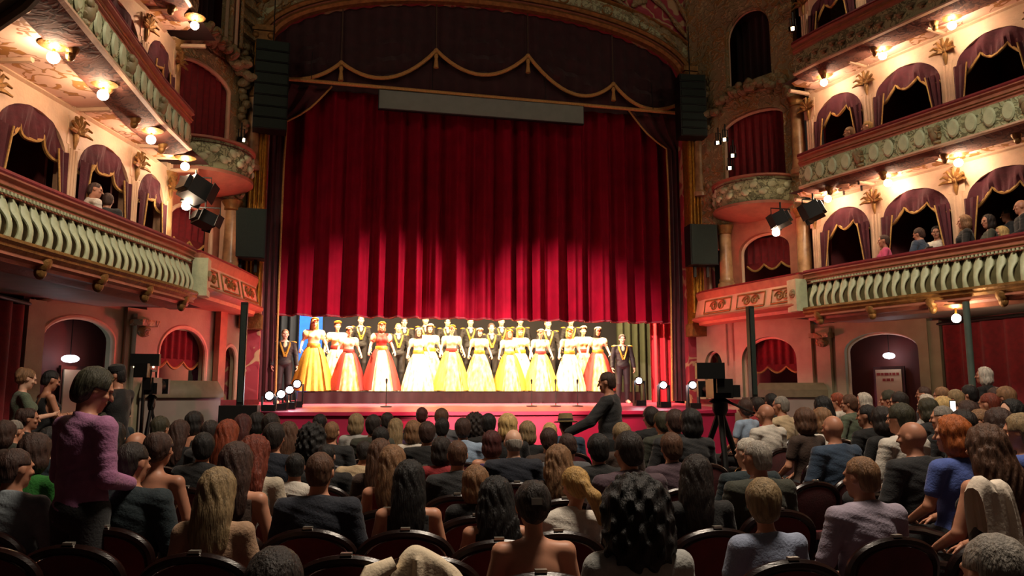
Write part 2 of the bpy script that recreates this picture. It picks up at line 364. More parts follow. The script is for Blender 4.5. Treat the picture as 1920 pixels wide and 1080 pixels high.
# ---- side walls: splayed stage-box wall + door bay + box interiors
A0 = (5.2, 16.9); B0 = (7.1, 13.2); LW = math.hypot(1.9, 3.7)
def wl(s, u, off=0):                      # point on the splay wall, u metres from the proscenium
    dx, dy = 1.9 / LW, -3.7 / LW; nx, ny = -3.7 / LW, -1.9 / LW
    return (s * (A0[0] + dx * u + nx * off), A0[1] + dy * u + ny * off)
for s in (-1, 1):
    sd = SIDE[s]
    w = empty('wall_' + sd, label='splayed side wall with stage boxes and doorway, %s of the stage' % sd, kind='structure')
    fl_ = (lambda a, b: (b, a)) if s < 0 else (lambda a, b: (a, b))
    def panel(name, u0, u1, z0, z1, oa, ob, zb, zs, zt, m, th=.16, arm=M_CREAM):
        k = MB(); a, b = wl(s, u0), wl(s, u1); L = u1 - u0; ua, ub = oa - u0, ob - u0
        if s < 0: a, b = b, a; ua, ub = L - ub, L - ua
        f, arch, _ = arch_panel(k, b, a, z0, z1, L - ub, L - ua, zb, zs, zt, -th) if s > 0 else arch_panel(k, b, a, z0, z1, L - ub, L - ua, zb, zs, zt, th)
        k.build(name, m, w)
        k = MB(); k.tube([f(L - ub if 0 else arch[0][0], zb, -.02 * s)] + [f(u, z, -.02 * s) for u, z in arch] + [f(arch[-1][0], zb, -.02 * s)], .045, 8); k.build('archivolt', arm, w)
    def flat(name, u0, u1, z0, z1, m, off=0, th=.12):
        k = MB(); wallquad(k, wl(s, u0, off), wl(s, u1, off), z0, z1, th); return k.build(name, m, w)
    # ground level
    panel('wall_panel', -.1, .85, 0, 3.3, .12, .6, 1.35, 2.25, 2.6, M_GROUND)
    panel('wall_panel', .85, 2.8, 0, 3.3, 1.12, 2.45, 1.35, 2.35, 2.85, M_GROUND)
    flat('wall_panel', 2.8, 3.32, 0, 3.05, M_GROUND)
    flat('pilaster', 2.9, 3.2, 0, 2.95, M_GROUND, .1, .12)
    k = MB(); c = wl(s, 3.05, .15); k.box((*c, 2.8), (.42, .34, .1), math.atan2(-3.7, s * 1.9)); k.ball((c[0], c[1], 2.66), (.14, .14, .1)); k.build('capital', M_STUCCO, w)
    panel('wall_panel', 3.32, 5.1, 0, 3.05, 3.5, 4.92, 0, 2.45, 2.8, M_GROUND)
    flat('alcove_back', 3.3, 5.1, 0, 3.0, M_MAROON, -.4, .06)
    flat('pilaster', 5.0, 5.3, 0, 2.95, M_GROUND, .06, .14)
    # first tier level
    panel('wall_panel', -.1, .95, 3.3, 5.5, .25, .75, 4.0, 4.7, 5.0, M_ROSE)
    panel('wall_panel', .95, 2.75, 3.3, 5.5, 1.15, 2.42, 3.4, 4.75, 5.15, M_ROSE)
    # second tier level: opening behind the round box, closed with a red curtain
    panel('wall_panel', -.1, 2.75, 5.5, 8.35, .82, 2.42, 6.1, 7.75, 8.02, M_STUCCO)
    # third level: dark arched niche
    panel('wall_panel', -.1, 2.75, 8.35, 13.2, 1.0, 2.2, 8.75, 9.9, 10.5, M_STUCCO)
    flat('wall_panel', 2.75, 5.2, 8.0, 13.2, M_STUCCO, -.3)
    flat('box_back', -.3, 2.9, .0, 3.2, M_BOXIN, -1.5, .06); flat('box_back', -.3, 2.9, 3.3, 5.5, M_BOXIN, -1.5, .06); flat('niche_back', -.3, 2.9, 8.0, 12, M_BOXIN, -.9, .06)
    for z in (1.3, 3.3, 5.5, 8.35):
        k = MB(); a, b, c, d = wl(s, -.1, .0), wl(s, 2.9, .0), wl(s, 2.9, -1.5), wl(s, -.1, -1.5); k.add([(*q, z + dz) for dz in (0, .05) for q in (a, b, c, d)], [(0, 1, 2, 3), (4, 5, 6, 7), (0, 1, 5, 4), (2, 3, 7, 6)]); k.build('box_floor', M_BOXIN, w)
    for u, zt, zb in ((.85, 3.25, 1.4), (.86, 5.45, 3.4)):
        flat('pilaster', u - .12, u + .1, zb, zt, M_ROSE if zt < 4 else M_CREAM, .1, .12)
    # marble columns at the first- and second-tier level
    for u, z0, z1, off in ((.85, 4.0, 5.45, .22), (2.78, 3.95, 5.5, .2), (2.78, 6.25, 7.95, .2), (.12, 6.3, 8.1, .12)):
        c = wl(s, u, off); k = MB(); k.lathe([(.2, z0), (.2, z0 + .1), (.16, z0 + .14), (.17, z0 + .2), (.15, z0 + .24), (.13, z1 - .2)], (*c, 0), 20); k.build('column_shaft', M_MARBLE, w)
        k = MB(); k.lathe([(.13, z1 - .2), (.16, z1 - .18), (.15, z1 - .12), (.2, z1 - .03), (.21, z1)], (*c, 0), 16); k.build('column_capital', M_OLDGOLD, w)
    # carved cartouche over the closed curtain, twisted vertical garland beside it
    rr = random.Random(5 + s)
    for i in range(26):
        u = .55 + 2.1 * (i / 25); z = 8.15 + .42 * math.sin(PI * i / 25) + rr.uniform(-.1, .12); c = wl(s, u, .14 + rr.uniform(0, .16))
        k = MB(); k.ball((0, 0, 0), (.16, .1, .1), 10, 6); k.ball((.1, -.02, .06), (.08, .07, .07), 8, 6); o = k.build('cartouche_scroll', M_STUCCO, w); o.location = (*c, z); o.rotation_euler = (rr.uniform(-.4, .4), rr.uniform(-.8, .8), rr.uniform(0, 3))
    for i in range(24):
        c = wl(s, .45, .1); k = MB(); k.ball((0, 0, 0), (.1, .08, .09), 8, 6); o = k.build('garland_leaf', M_STUCCO, w); o.location = (c[0] + .05 * math.sin(i * 1.9), c[1], 5.7 + i * .14); o.rotation_euler = (0, i * .9, 0)
    # concentric mouldings round the niche
    for r in (.0, .16, .34):
        uc, ru = 1.6, .6 + r; P = [(*wl(s, uc - ru * math.cos(PI * i / 24), .08), 9.9 + (.6 + r) * math.sin(PI * i / 24)) for i in range(25)]
        P = [(*wl(s, uc - ru, .08), 8.8)] + P + [(*wl(s, uc + ru, .08), 8.8)]; k = MB(); k.tube(P, .05, 8); k.build('niche_moulding', M_CREAM if r == .16 else M_STUCCO, w)
    for i in range(9):
        k = MB(); wallquad(k, wl(s, .0, .08), wl(s, .62, .08), 8.85 + i * .33, 8.93 + i * .33, .1); k.build('wall_rib', M_STUCCO, w)
    # outer wall behind the boxes and under the balcony
    k = MB(); wallquad(k, (s * 8.15, 12.6), (s * 8.75, 1.0), 0, 3.0, .12); k.build('rear_wall', M_MAROON, w)
    k = MB(); wallquad(k, (s * 7.6, 12.3), (s * 8.2, 12.6), 0, 3.0, .12); k.build('rear_wall', M_MAROON, w)
    # low curved dado of the stage-box stair
    P = [(*wl(s, 2.05 + 1.0 * i / 12, .2 + .75 * math.cos(PI * .5 * i / 12) ** .8), ) for i in range(13)]
    dd = empty('box_stair_wall', label='pale curved low wall of the stage-box stair, %s of the stage' % sd, cat='low wall')
    k = MB(); path = []
    for i, p in enumerate(P):
        a, b = Vector(P[max(0, i - 1)]), Vector(P[min(12, i + 1)]); t = (b - a).normalized(); nn = Vector((-t.y, t.x)) ; path.append((p, (nn.x, nn.y)))
    k.sweep(path, [(-.08, .0), (.08, 0), (.08, 1.55), (-.08, 1.55)], True); k.build('panel', M_CEIL0, dd)
    k = MB(); k.sweep(path, [(-.14, 1.55), (.14, 1.55), (.14, 1.65), (.0, 1.84), (-.14, 1.7)], True); k.build('coping', mat('olive_stone', '#6d6248', .6), dd)
# ================================================================== BALCONIES
def zsh(prof, z): return [(u, a + z) for u, a in prof]
def baluster_mesh():
    k = MB(); pts = []
    N = 14
    for i in range(N + 1):
        t = i / N; z = -.70 + .46 * t; u = .06 - .1 * t + .055 * math.sin(PI * min(1, t * 1.5))
        r = .03 + .032 * math.exp(-((t - .72) / .2) ** 2) * 1 + .012 * math.exp(-(t / .1) ** 2)
        pts.append((u, z, r))
    vs = []; fs = []; n = 10
    for u, z, r in pts:
        for i in range(n): a = 2 * PI * i / n; vs.append((u + r * .8 * math.cos(a), r * 1.15 * math.sin(a), z))
    for j in range(N):
        for i in range(n): fs.append((j * n + i, j * n + (i + 1) % n, (j + 1) * n + (i + 1) % n, (j + 1) * n + i))
    return k.add(vs, fs).mesh('baluster')
BAL = baluster_mesh()
def panel_mesh():
    k = MB(); n = 16
    ring = [(.10 * math.cos(2 * PI * i / n), .155 * math.sin(2 * PI * i / n)) for i in range(n)]
    vs = [(.03, y, z) for y, z in ring] + [(.055, y * .78, z * .8) for y, z in ring]
    fs = [(i, (i + 1) % n, n + (i + 1) % n, n + i) for i in range(n)] + [tuple(range(n, 2 * n))]
    return k.add(vs, fs).mesh('oval_panel')
OVAL = panel_mesh()
def console_mesh():
    k = MB(); k.ball((.02, 0, -.08), (.1, .1, .13), 10, 8); k.ball((.0, .0, -.2), (.07, .07, .09), 8, 6); k.ball((.07, .05, .0), (.05, .06, .06), 8, 6); k.ball((.07, -.05, .0), (.05, .06, .06), 8, 6); return k.mesh('console')
CONS = console_mesh()
GARL = MB().ball((.05, 0, 0), (.035, .09, .035), 8, 6).ball((.05, .0, -.05), (.03, .05, .03), 8, 6).mesh('garland')
def step(path_fn, y0, y1, spacing):
    """roughly even stations along the curve"""
    out = []; Y = y1
    while Y > y0:
        (p, o) = path_fn(Y); out.append((p, o)); Y -= spacing * abs(o[0])
    return out
def balcony(s, tier):
    z = RAIL[tier]; sd = SIDE[s]; nm = {1: 'first', 2: 'second', 3: 'third'}[tier]
    y0, y1 = 3.0, 13.25
    e = empty('balcony_' + sd, (0, 0, 0), label='%s-tier curved balcony front with %s, %s side of the hall' % (nm, {1: 'bulging balusters', 2: 'oval green panels', 3: 'garlanded green band'}[tier], sd), kind='structure')
    alt = 1 if (s < 0 and tier > 1) else 0
    pth = bpath(s, y0, y1, 60, 0, alt)
    one = lambda Y: bpath(s, Y, Y + .01, 1, 0, alt)[0]
    k = MB(); k.sweep(pth, zsh([(-.2, -.04), (.04, -.04), (.055, -.01), (.04, .025), (-.2, .03)], z), True); k.build('velvet_rail', M_VELVET, e)
    k = MB(); k.sweep(pth, zsh([(-.16, -.24), (.0, -.24), (.0, -.2), (.03, -.19), (.03, -.13), (.015, -.12), (.015, -.08), (.06, -.06), (.06, -.04), (-.16, -.04)], z), True); k.build('rail_moulding', M_ROSE, e)
    k = MB(); k.sweep(pth, zsh([(.035, -.165), (.052, -.155), (.035, -.145)], z), True); k.build('gold_fillet', M_OLDGOLD, e)
    if tier == 1:
        k = MB(); k.sweep(pth, zsh([(-.1, -.7), (-.04, -.7), (-.0, -.5), (-.08, -.24), (-.14, -.24)], z), True); k.build('baluster_backing', mat('olive_backing', '#5d5a3a', .6, var=.2), e)
        k = MB()
        for (p, o) in step(one, 6.0, y1 - .2, .062): k.box((p[0] + o[0] * .035, p[1] + o[1] * .035, z - .215), (.03, .03, .035), math.atan2(o[1], o[0]))
        tag(k.build('dentil_course', M_SAGE, e, False), kind='stuff')
        for (p, o) in step(one, 6.0, y1 - .2, .175):
            obj('baluster', BAL, e, M_SAGE, (p[0], p[1], z), (0, 0, math.atan2(o[1], o[0])))
        k = MB(); k.sweep(pth, zsh([(-.2, -.70), (.12, -.70), (.14, -.74), (.1, -.77), (.1, -.8), (.05, -.84)], z)); k.build('cornice', M_OLDGOLD, e)
        k = MB(); k.sweep(pth, zsh([(.05, -.84), (.06, -.88), (-.02, -.9), (-.04, -.94), (-.14, -.95), (-.2, -.99), (-.3, -.99)], z)); k.build('lower_moulding', M_ROSE, e)
        for (p, o) in step(one, 6.0, y1 - .3, 1.12): obj('console', CONS, e, M_OLDGOLD, (p[0] - o[0] * .02, p[1] - o[1] * .02, z - .76), (0, 0, math.atan2(o[1], o[0])))
    else:
        k = MB(); k.sweep(pth, zsh([(-.16, -.62), (.0, -.62), (.03, -.43), (.0, -.24), (-.16, -.24)], z), True); k.build('front_band', M_GREEN, e)
        if tier == 2:
            for i, (p, o) in enumerate(step(one, 6.0, y1 - .25, .29)):
                obj('oval_panel' if i % 5 != 4 else 'carved_boss', OVAL if i % 5 != 4 else CONS, e, M_SAGE if i % 5 != 4 else M_STUCCO, (p[0], p[1], z - .43 + (.06 if i % 5 == 4 else 0)), (0, 0, math.atan2(o[1], o[0])))
        else:
            for i, (p, o) in enumerate(step(one, 6.0, y1 - .2, .2)): obj('garland', GARL, e, M_STUCCO, (p[0], p[1], z - .40 - .07 * (i % 2)), (0, 0, math.atan2(o[1], o[0])))
        k = MB(); k.sweep(pth, zsh([(.0, -.62), (.05, -.63), (.05, -.66), (.0, -.68)], z)); k.build('lower_fillet', M_CREAM, e)
        k = MB(); k.sweep(pth, zsh([(.0, -.68), (-.08, -.72), (-.26, -.75), (-.46, -.74)], z)); k.build('soffit_band', M_BROWN, e)
        for (p, o) in step(one, 6.0, y1 - .5, 1.15): obj('console', CONS, e, M_OLDGOLD, (p[0] - o[0] * .25, p[1] - o[1] * .25, z - .66), (0, 0, math.atan2(o[1], o[0])), .8)
    # floor slab / painted ceiling below the tier
    zc = CEILZ[tier]
    inn = 2.8 if tier == 1 else 1.75 + .5 * alt
    k = MB(); k.sweep(bpath(s, y0, 13.6 if tier > 1 else 13.2, 60, 0, alt), [(-.28 if tier > 1 else -.28, zc), (-inn, zc), (-inn, zc + .06), (-.2, zc + .06)], True); k.build('ceiling_panel', M_CEIL0 if tier == 1 else M_CEIL, e)
    if tier > 1:
        k = MB(); k.sweep(bpath(s, y0, 13.6, 60), [(-.74, zc - .05), (-.86, zc - .09), (-.86, zc)], False); k.build('ceiling_moulding', M_CREAM, e)
    return e
for s in (-1, 1):
    for t in (1, 2, 3): balcony(s, t)
# ---- stage-box parapets on the first tier (flat panelled front, red lit)
for s in (-1, 1):
    sd = SIDE[s]; z = RAIL[1]
    e = empty('balcony_box_' + sd, label='panelled stage-box parapet joining first-tier balcony to the proscenium, %s side' % sd, kind='structure')
    P = [(s * 5.5, 13.3), (s * 5.32, 14.1), (s * 5.1, 15.1), (s * 4.9, 16.2), (s * 4.95, 16.6)]
    path = []
    for i, p in enumerate(P):
        a, b = Vector(P[max(0, i - 1)]), Vector(P[min(len(P) - 1, i + 1)]); t = (b - a).normalized(); nn = Vector((-t.y, t.x)); nn = nn if nn.x * s < 0 else -nn; path.append((p, (nn.x, nn.y)))
    k = MB(); k.sweep(path, zsh([(-.2, -.04), (.04, -.04), (.05, 0), (-.2, .02)], z), True); k.build('velvet_rail', M_VELVET, e)
    k = MB(); k.sweep(path, zsh([(-.16, -.2), (.02, -.2), (.04, -.12), (.06, -.06), (.06, -.04), (-.16, -.04)], z), True); k.build('rail_moulding', M_ROSE, e)
    k = MB(); k.sweep(path, zsh([(-.12, -.6), (.1, -.6), (.06, -.4), (.02, -.2), (-.12, -.2)], z), True); k.build('parapet', M_CREAM, e)
    k = MB(); k.sweep(path, zsh([(-.12, -.6), (.16, -.6), (.18, -.64), (.12, -.68), (.02, -.7), (.0, -.76), (-.2, -.78)], z)); k.build('lower_moulding', M_ROSE, e)
    # floor of the box = ceiling of the lower box
    k = MB(); q = [wl(s, -.1, -.2), wl(s, 2.9, -.2), (s * 5.7, 13.2)] + P; q = [(*a, 3.22) for a in q]; k.add(q, [tuple(range(len(q)))]); k.add([(a[0], a[1], 3.27) for a in q], [tuple(range(len(q)))]); k.build('box_floor', M_ROSE, e)
    # raised scroll ornament and panel frames on the parapet
    for i in range(3):
        a, b = Vector(P[i]), Vector(P[i + 1]); t = (b - a).normalized(); nn = Vector(path[i][1]) * .5 + Vector(path[i + 1][1]) * .5
        L = (b - a).length
        def fp(u, zz): q = a + t * u + nn * (.03 + .08 * (-.2 - zz) / .4); return (q.x, q.y, z + zz)
        k = MB(); k.tube([fp(.1, -.54), fp(L - .1, -.54), fp(L - .1, -.26), fp(.1, -.26), fp(.1, -.54)], .018, 6); k.build('panel_frame', M_OLDGOLD, e)
        for c0, sg in ((L * .38, -1), (L * .62, 1)):
            k = MB(); k.tube([fp(c0 + sg * .13 * (1 - j / 30) * math.cos(j * .42), -.4 + .11 * (1 - j / 34) * math.sin(j * .42)) for j in range(26)], .017, 6); k.build('scroll_ornament', M_OLDGOLD, e)
    c = path[0]; k = MB(); k.box((c[0][0] - s * .06, c[0][1] + .05, z - .45), (.24, .30, .62)); k.build('corner_pier', M_SAGE, e)
    k = MB(); k.ball((0, 0, 0), (.09, .04, .09), 10, 6); o = k.build('rosette', M_STUCCO, e); o.location = (c[0][0] - s * .19, c[0][1] + .02, z - .42); o.rotation_euler = (0, 0, PI / 2)
    # swelling round box on the second tier
    e = empty('round_box_' + sd, label='bombe corbelled round box on the second tier, %s of the stage' % sd, kind='structure')
    c = Vector(wl(s, 1.6, 0)); ang0 = math.atan2(-1.9, -s * 3.7)
    def ring(r, zz, n=28): return [(c.x + r * math.cos(ang0 + PI * (i / n - .5)), c.y + r * math.sin(ang0 + PI * (i / n - .5)), zz) for i in range(n + 1)]
    k = MB(); k.grid([ring(*q) for q in ((.84, 5.72), (.9, 5.85), (.96, 6.05), (.94, 6.22), (.96, 6.25))]); k.build('parapet', M_GREEN, e)
    k = MB(); k.grid([ring(*q) for q in ((.96, 6.25), (1.0, 6.27), (1.0, 6.31), (.85, 6.32))]); k.build('rail', M_ROSE, e)
    k = MB(); k.grid([ring(*q) for q in ((.92, 5.74), (.98, 5.72), (.98, 5.66), (.9, 5.62), (.62, 5.52), (.3, 5.44), (.02, 5.42))]); k.build('corbel', M_ROSE, e)
    k = MB(); k.grid([ring(*q) for q in ((.98, 6.2), (.3, 6.2), (.02, 6.2))]); k.build('box_floor', M_BOXIN, e)
    rr = random.Random(3)
    for i in range(16):
        a = ang0 + PI * ((i + .5) / 16 - .5); k = MB(); k.ball((0, 0, 0), (.05, .09, .07), 8, 6); k.ball((0, .07, .06), (.04, .06, .04), 8, 6)
        o = k.build('relief_scroll', M_SAGE, e); o.location = (c.x + .95 * math.cos(a), c.y + .95 * math.sin(a), 6.0 + .08 * (-1) ** i); o.rotation_euler = (rr.uniform(-.6, .6), 0, a)
# ---- arcades behind the balconies: pillars, arches, pelmets, dark boxes
ARC_Y = {-1: [6.6, 8.1, 9.65, 11.2, 12.75, 14.15], 1: [7.7, 9.2, 10.7, 12.2, 13.75]}
def arcp(s, Y): (p, o) = bpath(s, min(Y, 13.2), min(Y, 13.2) + .01, 1)[0]; extra = max(0, Y - 13.2); q = (p[0] - o[0] * .92 - s * .15 * extra, p[1] - o[1] * .92 + extra); return q, o
ORD = ['first', 'second', 'third', 'fourth', 'fifth', 'sixth', 'seventh']
def pelmet(f, L, arch, zs, zt, sgn, label, group, lob=3):
    """f(u, z, depth); scalloped pelmet with fringe and two tapering side drapes"""
    e = empty('box_pelmet', label=label, cat='pelmet', group=group)
    ua, ub = arch[0][0], arch[-1][0]; N = 42
    def topz(u): t = max(-1, min(1, (u - (ua + ub) / 2) / ((ub - ua) / 2))); return zs + (zt - zs) * math.sqrt(max(0, 1 - t * t))
    def botz(u):
        t = (u - ua) / (ub - ua); edge = abs(2 * t - 1)
        return min(topz(u) - .02, zt - .36 + .12 * (1 - edge) - .17 * abs(math.sin(PI * lob * t)) ** .8 - .12 * edge ** 3)
    us = [ua + (ub - ua) * i / N for i in range(N + 1)]
    rows = []
    for j in range(7):
        v = j / 6; rows.append([f(u, topz(u) * (1 - v) + botz(u) * v, sgn * (.1 + .03 * math.sin(PI * lob * (u - ua) / (ub - ua) * 2 + v * 3) + .02 * math.sin(u * 60) * v)) for u in us])
    k = MB(); k.grid(rows); k.build('valance', M_PELMET, e)
    k = MB(); k.tube([f(u, botz(u) - .01, sgn * (.085 + .03 * math.sin(PI * lob * (u - ua) / (ub - ua) * 2 + 3))) for u in us], .027, 6); k.build('fringe', M_ROPE, e)
    for a, sg in ((ua, 1), (ub, -1)):
        rows = []
        for j in range(11):
            v = j / 10; z = (zs + .12) * (1 - v) + (zs - 1.25) * v; w = .20 * (1 - v) ** 1.1 + .05
            rows.append([f(a + sg * (.0 + w * i / 6), z, sgn * (.16 + .03 * math.sin(i * 2.2))) for i in range(7)])
        k = MB(); k.grid(rows); d = k.build('side_drape', M_PELMET, e)
        k = MB(); k.tube([r[-1] for r in rows], .014, 6); k.build('edge_cord', M_ROPE, d)
for s in (-1, 1):
    sd = SIDE[s]
    for t in (1, 2, 3):
        z0, z1 = RAIL[t] - .75, CEILZ[t + 1]; tn = ORD[t - 1]
        e = empty('trim_arcade_' + sd, label='cream arcade of box openings on the %s tier, %s side' % (tn, sd), kind='structure')
        Ys = ARC_Y[s]; pts = [arcp(s, y) for y in Ys]
        nb = len(Ys) - 1
        for i in range(nb):
            a, b = pts[i][0], pts[i + 1][0]
            if s > 0: P0, P1 = b, a
            else: P0, P1 = a, b
            L = math.hypot(P1[0] - P0[0], P1[1] - P0[1]); k = MB()
            f, arch, L = arch_panel(k, P0, P1, z0, z1, .13, L - .13, z0, z1 - .82, z1 - .3, .12)
            sg = 1
            k.build('arch_wall', M_CREAM, e)
            k = MB(); k.tube([f(u, z, -.015) for u, z in arch], .03, 6); k.build('archivolt', M_CREAM, e)
            k = MB(); k.tube([f(.03, z1 - .2, -.02), f(L - .03, z1 - .2, -.02)], .025, 6); k.tube([f(.03, z1 - .13, -.03), f(L - .03, z1 - .13, -.03)], .035, 6); k.build('cornice_moulding', M_ROSE, e)
            n_from = nb - i
            pelmet(f, L, arch, z1 - .82, z1 - .3, 1, 'scalloped wine-red pelmet with gold fringe, %s-tier %s arch, %s from the stage' % (tn, sd, ORD[n_from - 1]), 'pelmets in the box arches')
        for i, (p, o) in enumerate(pts):
            rz = math.atan2(o[1], o[0]); q = Matrix.Translation((p[0], p[1], 0)) @ Matrix.Rotation(rz, 4, 'Z')
            k = MB(); k.obox(q @ Matrix.Translation((.03, 0, (z0 + z1 - .55) / 2)), (.2, .2, z1 - .55 - z0))
            for y in (-.06, 0, .06): k.tube([q @ Vector((.13, y, z0)), q @ Vector((.13, y, z1 - .6))], .024, 6)
            k.obox(q @ Matrix.Translation((.03, 0, z1 - .35)), (.2, .3, .4)); k.build('pillar', M_CREAM, e)
            k = MB()
            for a_ in range(-3, 4):
                L_ = .24 - .02 * abs(a_); v_ = Vector((.35, math.sin(a_ * .5), math.cos(a_ * .5))); b_ = Vector((.13, 0, z1 - .36)); k.tube([q @ b_, q @ (b_ + v_ * L_ * .5 + Vector((.03, 0, 0))), q @ (b_ + v_ * L_), q @ (b_ + v_ * L_ + Vector((.05, .02 * a_, -.04)))], [.02, .036, .026, .012], 6)
            k.tube([q @ Vector((.14, 0, z1 - .36)), q @ Vector((.15, 0, z1 - .48)), q @ Vector((.14, 0, z1 - .6))], [.05, .04, .012], 8); k.ball(tuple(q @ Vector((.17, 0, z1 - .34))), (.04, .04, .05), 8, 6)
            k.build('capital', M_OLDGOLD, e)
        # dark box interiors
        k = MB(); k.grid([[(*[p[0] - o[0] * 1.5, p[1] - o[1] * 1.5], z) for (p, o) in pts] for z in (z0, z1)])
        k.build('box_back_wall', M_BOXIN, e)
        for i, (p, o) in enumerate(pts):
            k = MB(); wallquad(k, (p[0] - o[0] * .25, p[1] - o[1] * .25), (p[0] - o[0] * 1.5, p[1] - o[1] * 1.5), z0, z1, .05); k.build('box_partition', M_BOXIN, e)
        k = MB(); k.grid([[(p[0] + o[0] * dd, p[1] + o[1] * dd, CEILZ[t] + .09) for (p, o) in pts] for dd in (.8, -1.5)]); k.build('box_floor', M_FLOOR, e)
        # transverse ribs on the painted ceiling, one per pillar
        for i, (p, o) in enumerate(pts):
            k = MB(); k.tube([(p[0] + o[0] * .05, p[1] + o[1] * .05, z1 - .02), (p[0] + o[0] * .62, p[1] + o[1] * .62, z1 - .02)], .04, 6); k.build('ceiling_rib', M_CREAM, e)

# ---- underside of the rear balcony, just entering the view
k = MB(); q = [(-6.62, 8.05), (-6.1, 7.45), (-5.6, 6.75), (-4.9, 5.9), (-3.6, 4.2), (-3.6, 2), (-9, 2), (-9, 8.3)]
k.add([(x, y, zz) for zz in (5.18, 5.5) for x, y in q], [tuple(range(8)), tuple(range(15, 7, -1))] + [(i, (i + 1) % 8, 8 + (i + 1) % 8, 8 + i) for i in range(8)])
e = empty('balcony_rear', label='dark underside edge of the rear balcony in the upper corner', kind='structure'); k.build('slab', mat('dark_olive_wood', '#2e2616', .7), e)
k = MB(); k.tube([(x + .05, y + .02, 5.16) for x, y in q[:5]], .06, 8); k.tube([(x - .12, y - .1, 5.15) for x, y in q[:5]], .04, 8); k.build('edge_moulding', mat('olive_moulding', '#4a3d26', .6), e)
# ================================================================== CURTAINS
def V3(a): return tuple(float(x) for x in a)
e = empty('house_curtain', (0, 17.4, 3.3), label='huge red velvet house curtain with deep folds, half raised above the stage', cat='curtain')
k = MB(); N = 620; R_ = 16
ph = [rng.uniform(0, 6.28) for _ in range(5)]
def fold(x, v): q_ = math.sin(x * 13 + 1.6 * math.sin(x * 2.1 + ph[0]) + ph[1]); return .15 * math.copysign(abs(q_) ** .8, q_) + .05 * math.sin(x * 29 + ph[2] + .6 * v) + .05 * math.sin(x * 5.3 + ph[3])
rows = []
for j in range(R_ + 1):
    v = j / R_; z = (6.3 * (1 - v))
    rows.append([(-4.95 + 9.9 * i / N, fold(-4.95 + 9.9 * i / N, v) * (.45 + .55 * v), z + (.012 * math.sin((-4.95 + 9.9 * i / N) * 13) if v == 1 else 0)) for i in range(N + 1)])
k.grid(rows); k.build('velvet', M_HOUSE, e)
k = MB(); k.tube([(p[0], p[1] - .01, .02) for p in rows[-1]], .022, 6); k.build('hem', mat('curtain_hem', '#6d1226', .7), e)
# lambrequin: dark swagged border with gold rope and tassels
def bez(a, b, c, n=14):
    out = []
    for i in range(n + 1):
        t = i / n; out.append([(1 - t) ** 2 * a[q] + 2 * t * (1 - t) * b[q] + t * t * c[q] for q in range(2)])
    return out
peaks = [(530, 147), (640, 118), (818, 95), (990, 105), (1150, 158), (1272, 196)]; lows = [(590, 158), (728, 186), (905, 182), (1080, 222), (1205, 228)]
e = empty('stage_lambrequin', (0, 17.1, 9), label='dark swagged lambrequin with gold rope festoons below the arch', cat='curtain'); e.location = (0, 0, 0)
allp = []
for i in range(5):
    pts = bez(peaks[i], lows[i], peaks[i + 1]); W3 = [atY(p[0], p[1], 17.08) for p in pts]; allp += W3 if i == 0 else W3[1:]
    k = MB(); k.tube([V3((p[0], p[1] - .02, p[2])) for p in W3], .045, 8); k.build('rope_festoon', M_ROPE, e)
for px, py in peaks[1:5]:
    c = atY(px, py, 17.04); k = MB(); k.ball(V3(c), .06, 8, 6); k.lathe([(.03, -.08), (.05, -.14), (.035, -.2), (.06, -.42), (.0, -.43)], V3(c), 10); k.build('tassel', M_ROPE, e)
    k = MB(); k.tube([V3(c), V3(c + np.array([0, .03, 1.3]))], .012, 6); k.build('cord', mat('dull_cord', '#4a3a2a', .8), e)
xs_ = [p[0] for p in allp]; zs_ = [p[2] for p in allp]; N = 240; rows = []
for j in range(14):
    v = j / 13; row = []
    for i in range(N + 1):
        x = -4.85 + 9.7 * i / N; zb = float(np.interp(x, xs_, zs_)); zt = archz(x) + .05
        seg = float(np.interp(x, [atY(*p, 17.08)[0] for p in peaks], range(6))) % 1
        row.append((x, 17.14 + .05 * math.sin(v * 26 + 3 * math.cos(PI * (seg - .5) * 1.6)) * (.4 + v) * math.sin(PI * seg) + .03 * math.sin(x * 20), zt * (1 - v) + zb * v))
    rows.append(row)
k = MB(); k.grid(rows); k.build('swagged_cloth', M_DARKD, e)
# lower part of border behind the swags, down to the pipe
k = MB(); N = 160
k.grid([[(-4.8 + 9.6 * i / N, 17.24 + .03 * math.sin(i * .9), z) for i in range(N + 1)] for z in (10.2, 9.3, 8.42)]); k.build('back_border', M_DARKD, e)
e = empty('lighting_pipe', (0, 16.95, 8.47), label='long straight brass-coloured pipe spanning the stage opening', cat='pipe')
k = MB(); k.tube([(-4.6, 0, .03), (0, 0, 0), (4.78, 0, -.02)], .042, 10); k.build('tube', M_ROPE, e)
for x in (-4.0, -1.3, 1.4, 4.1): MB().tube([(x, .02, .02), (x, .1, .75)], .008, 6).build('hanger', M_BLACK, e)
e = empty('surtitle_screen', (-.1, 16.98, 8.2), label='long grey surtitle screen hung under the brass pipe', cat='screen')
MB().box((0, 0, 0), (4.84, .1, .46)).build('housing', M_BLACK, e); MB().box((0, -.055, 0), (4.80, .02, .42)).build('screen_face', M_SCREEN, e)
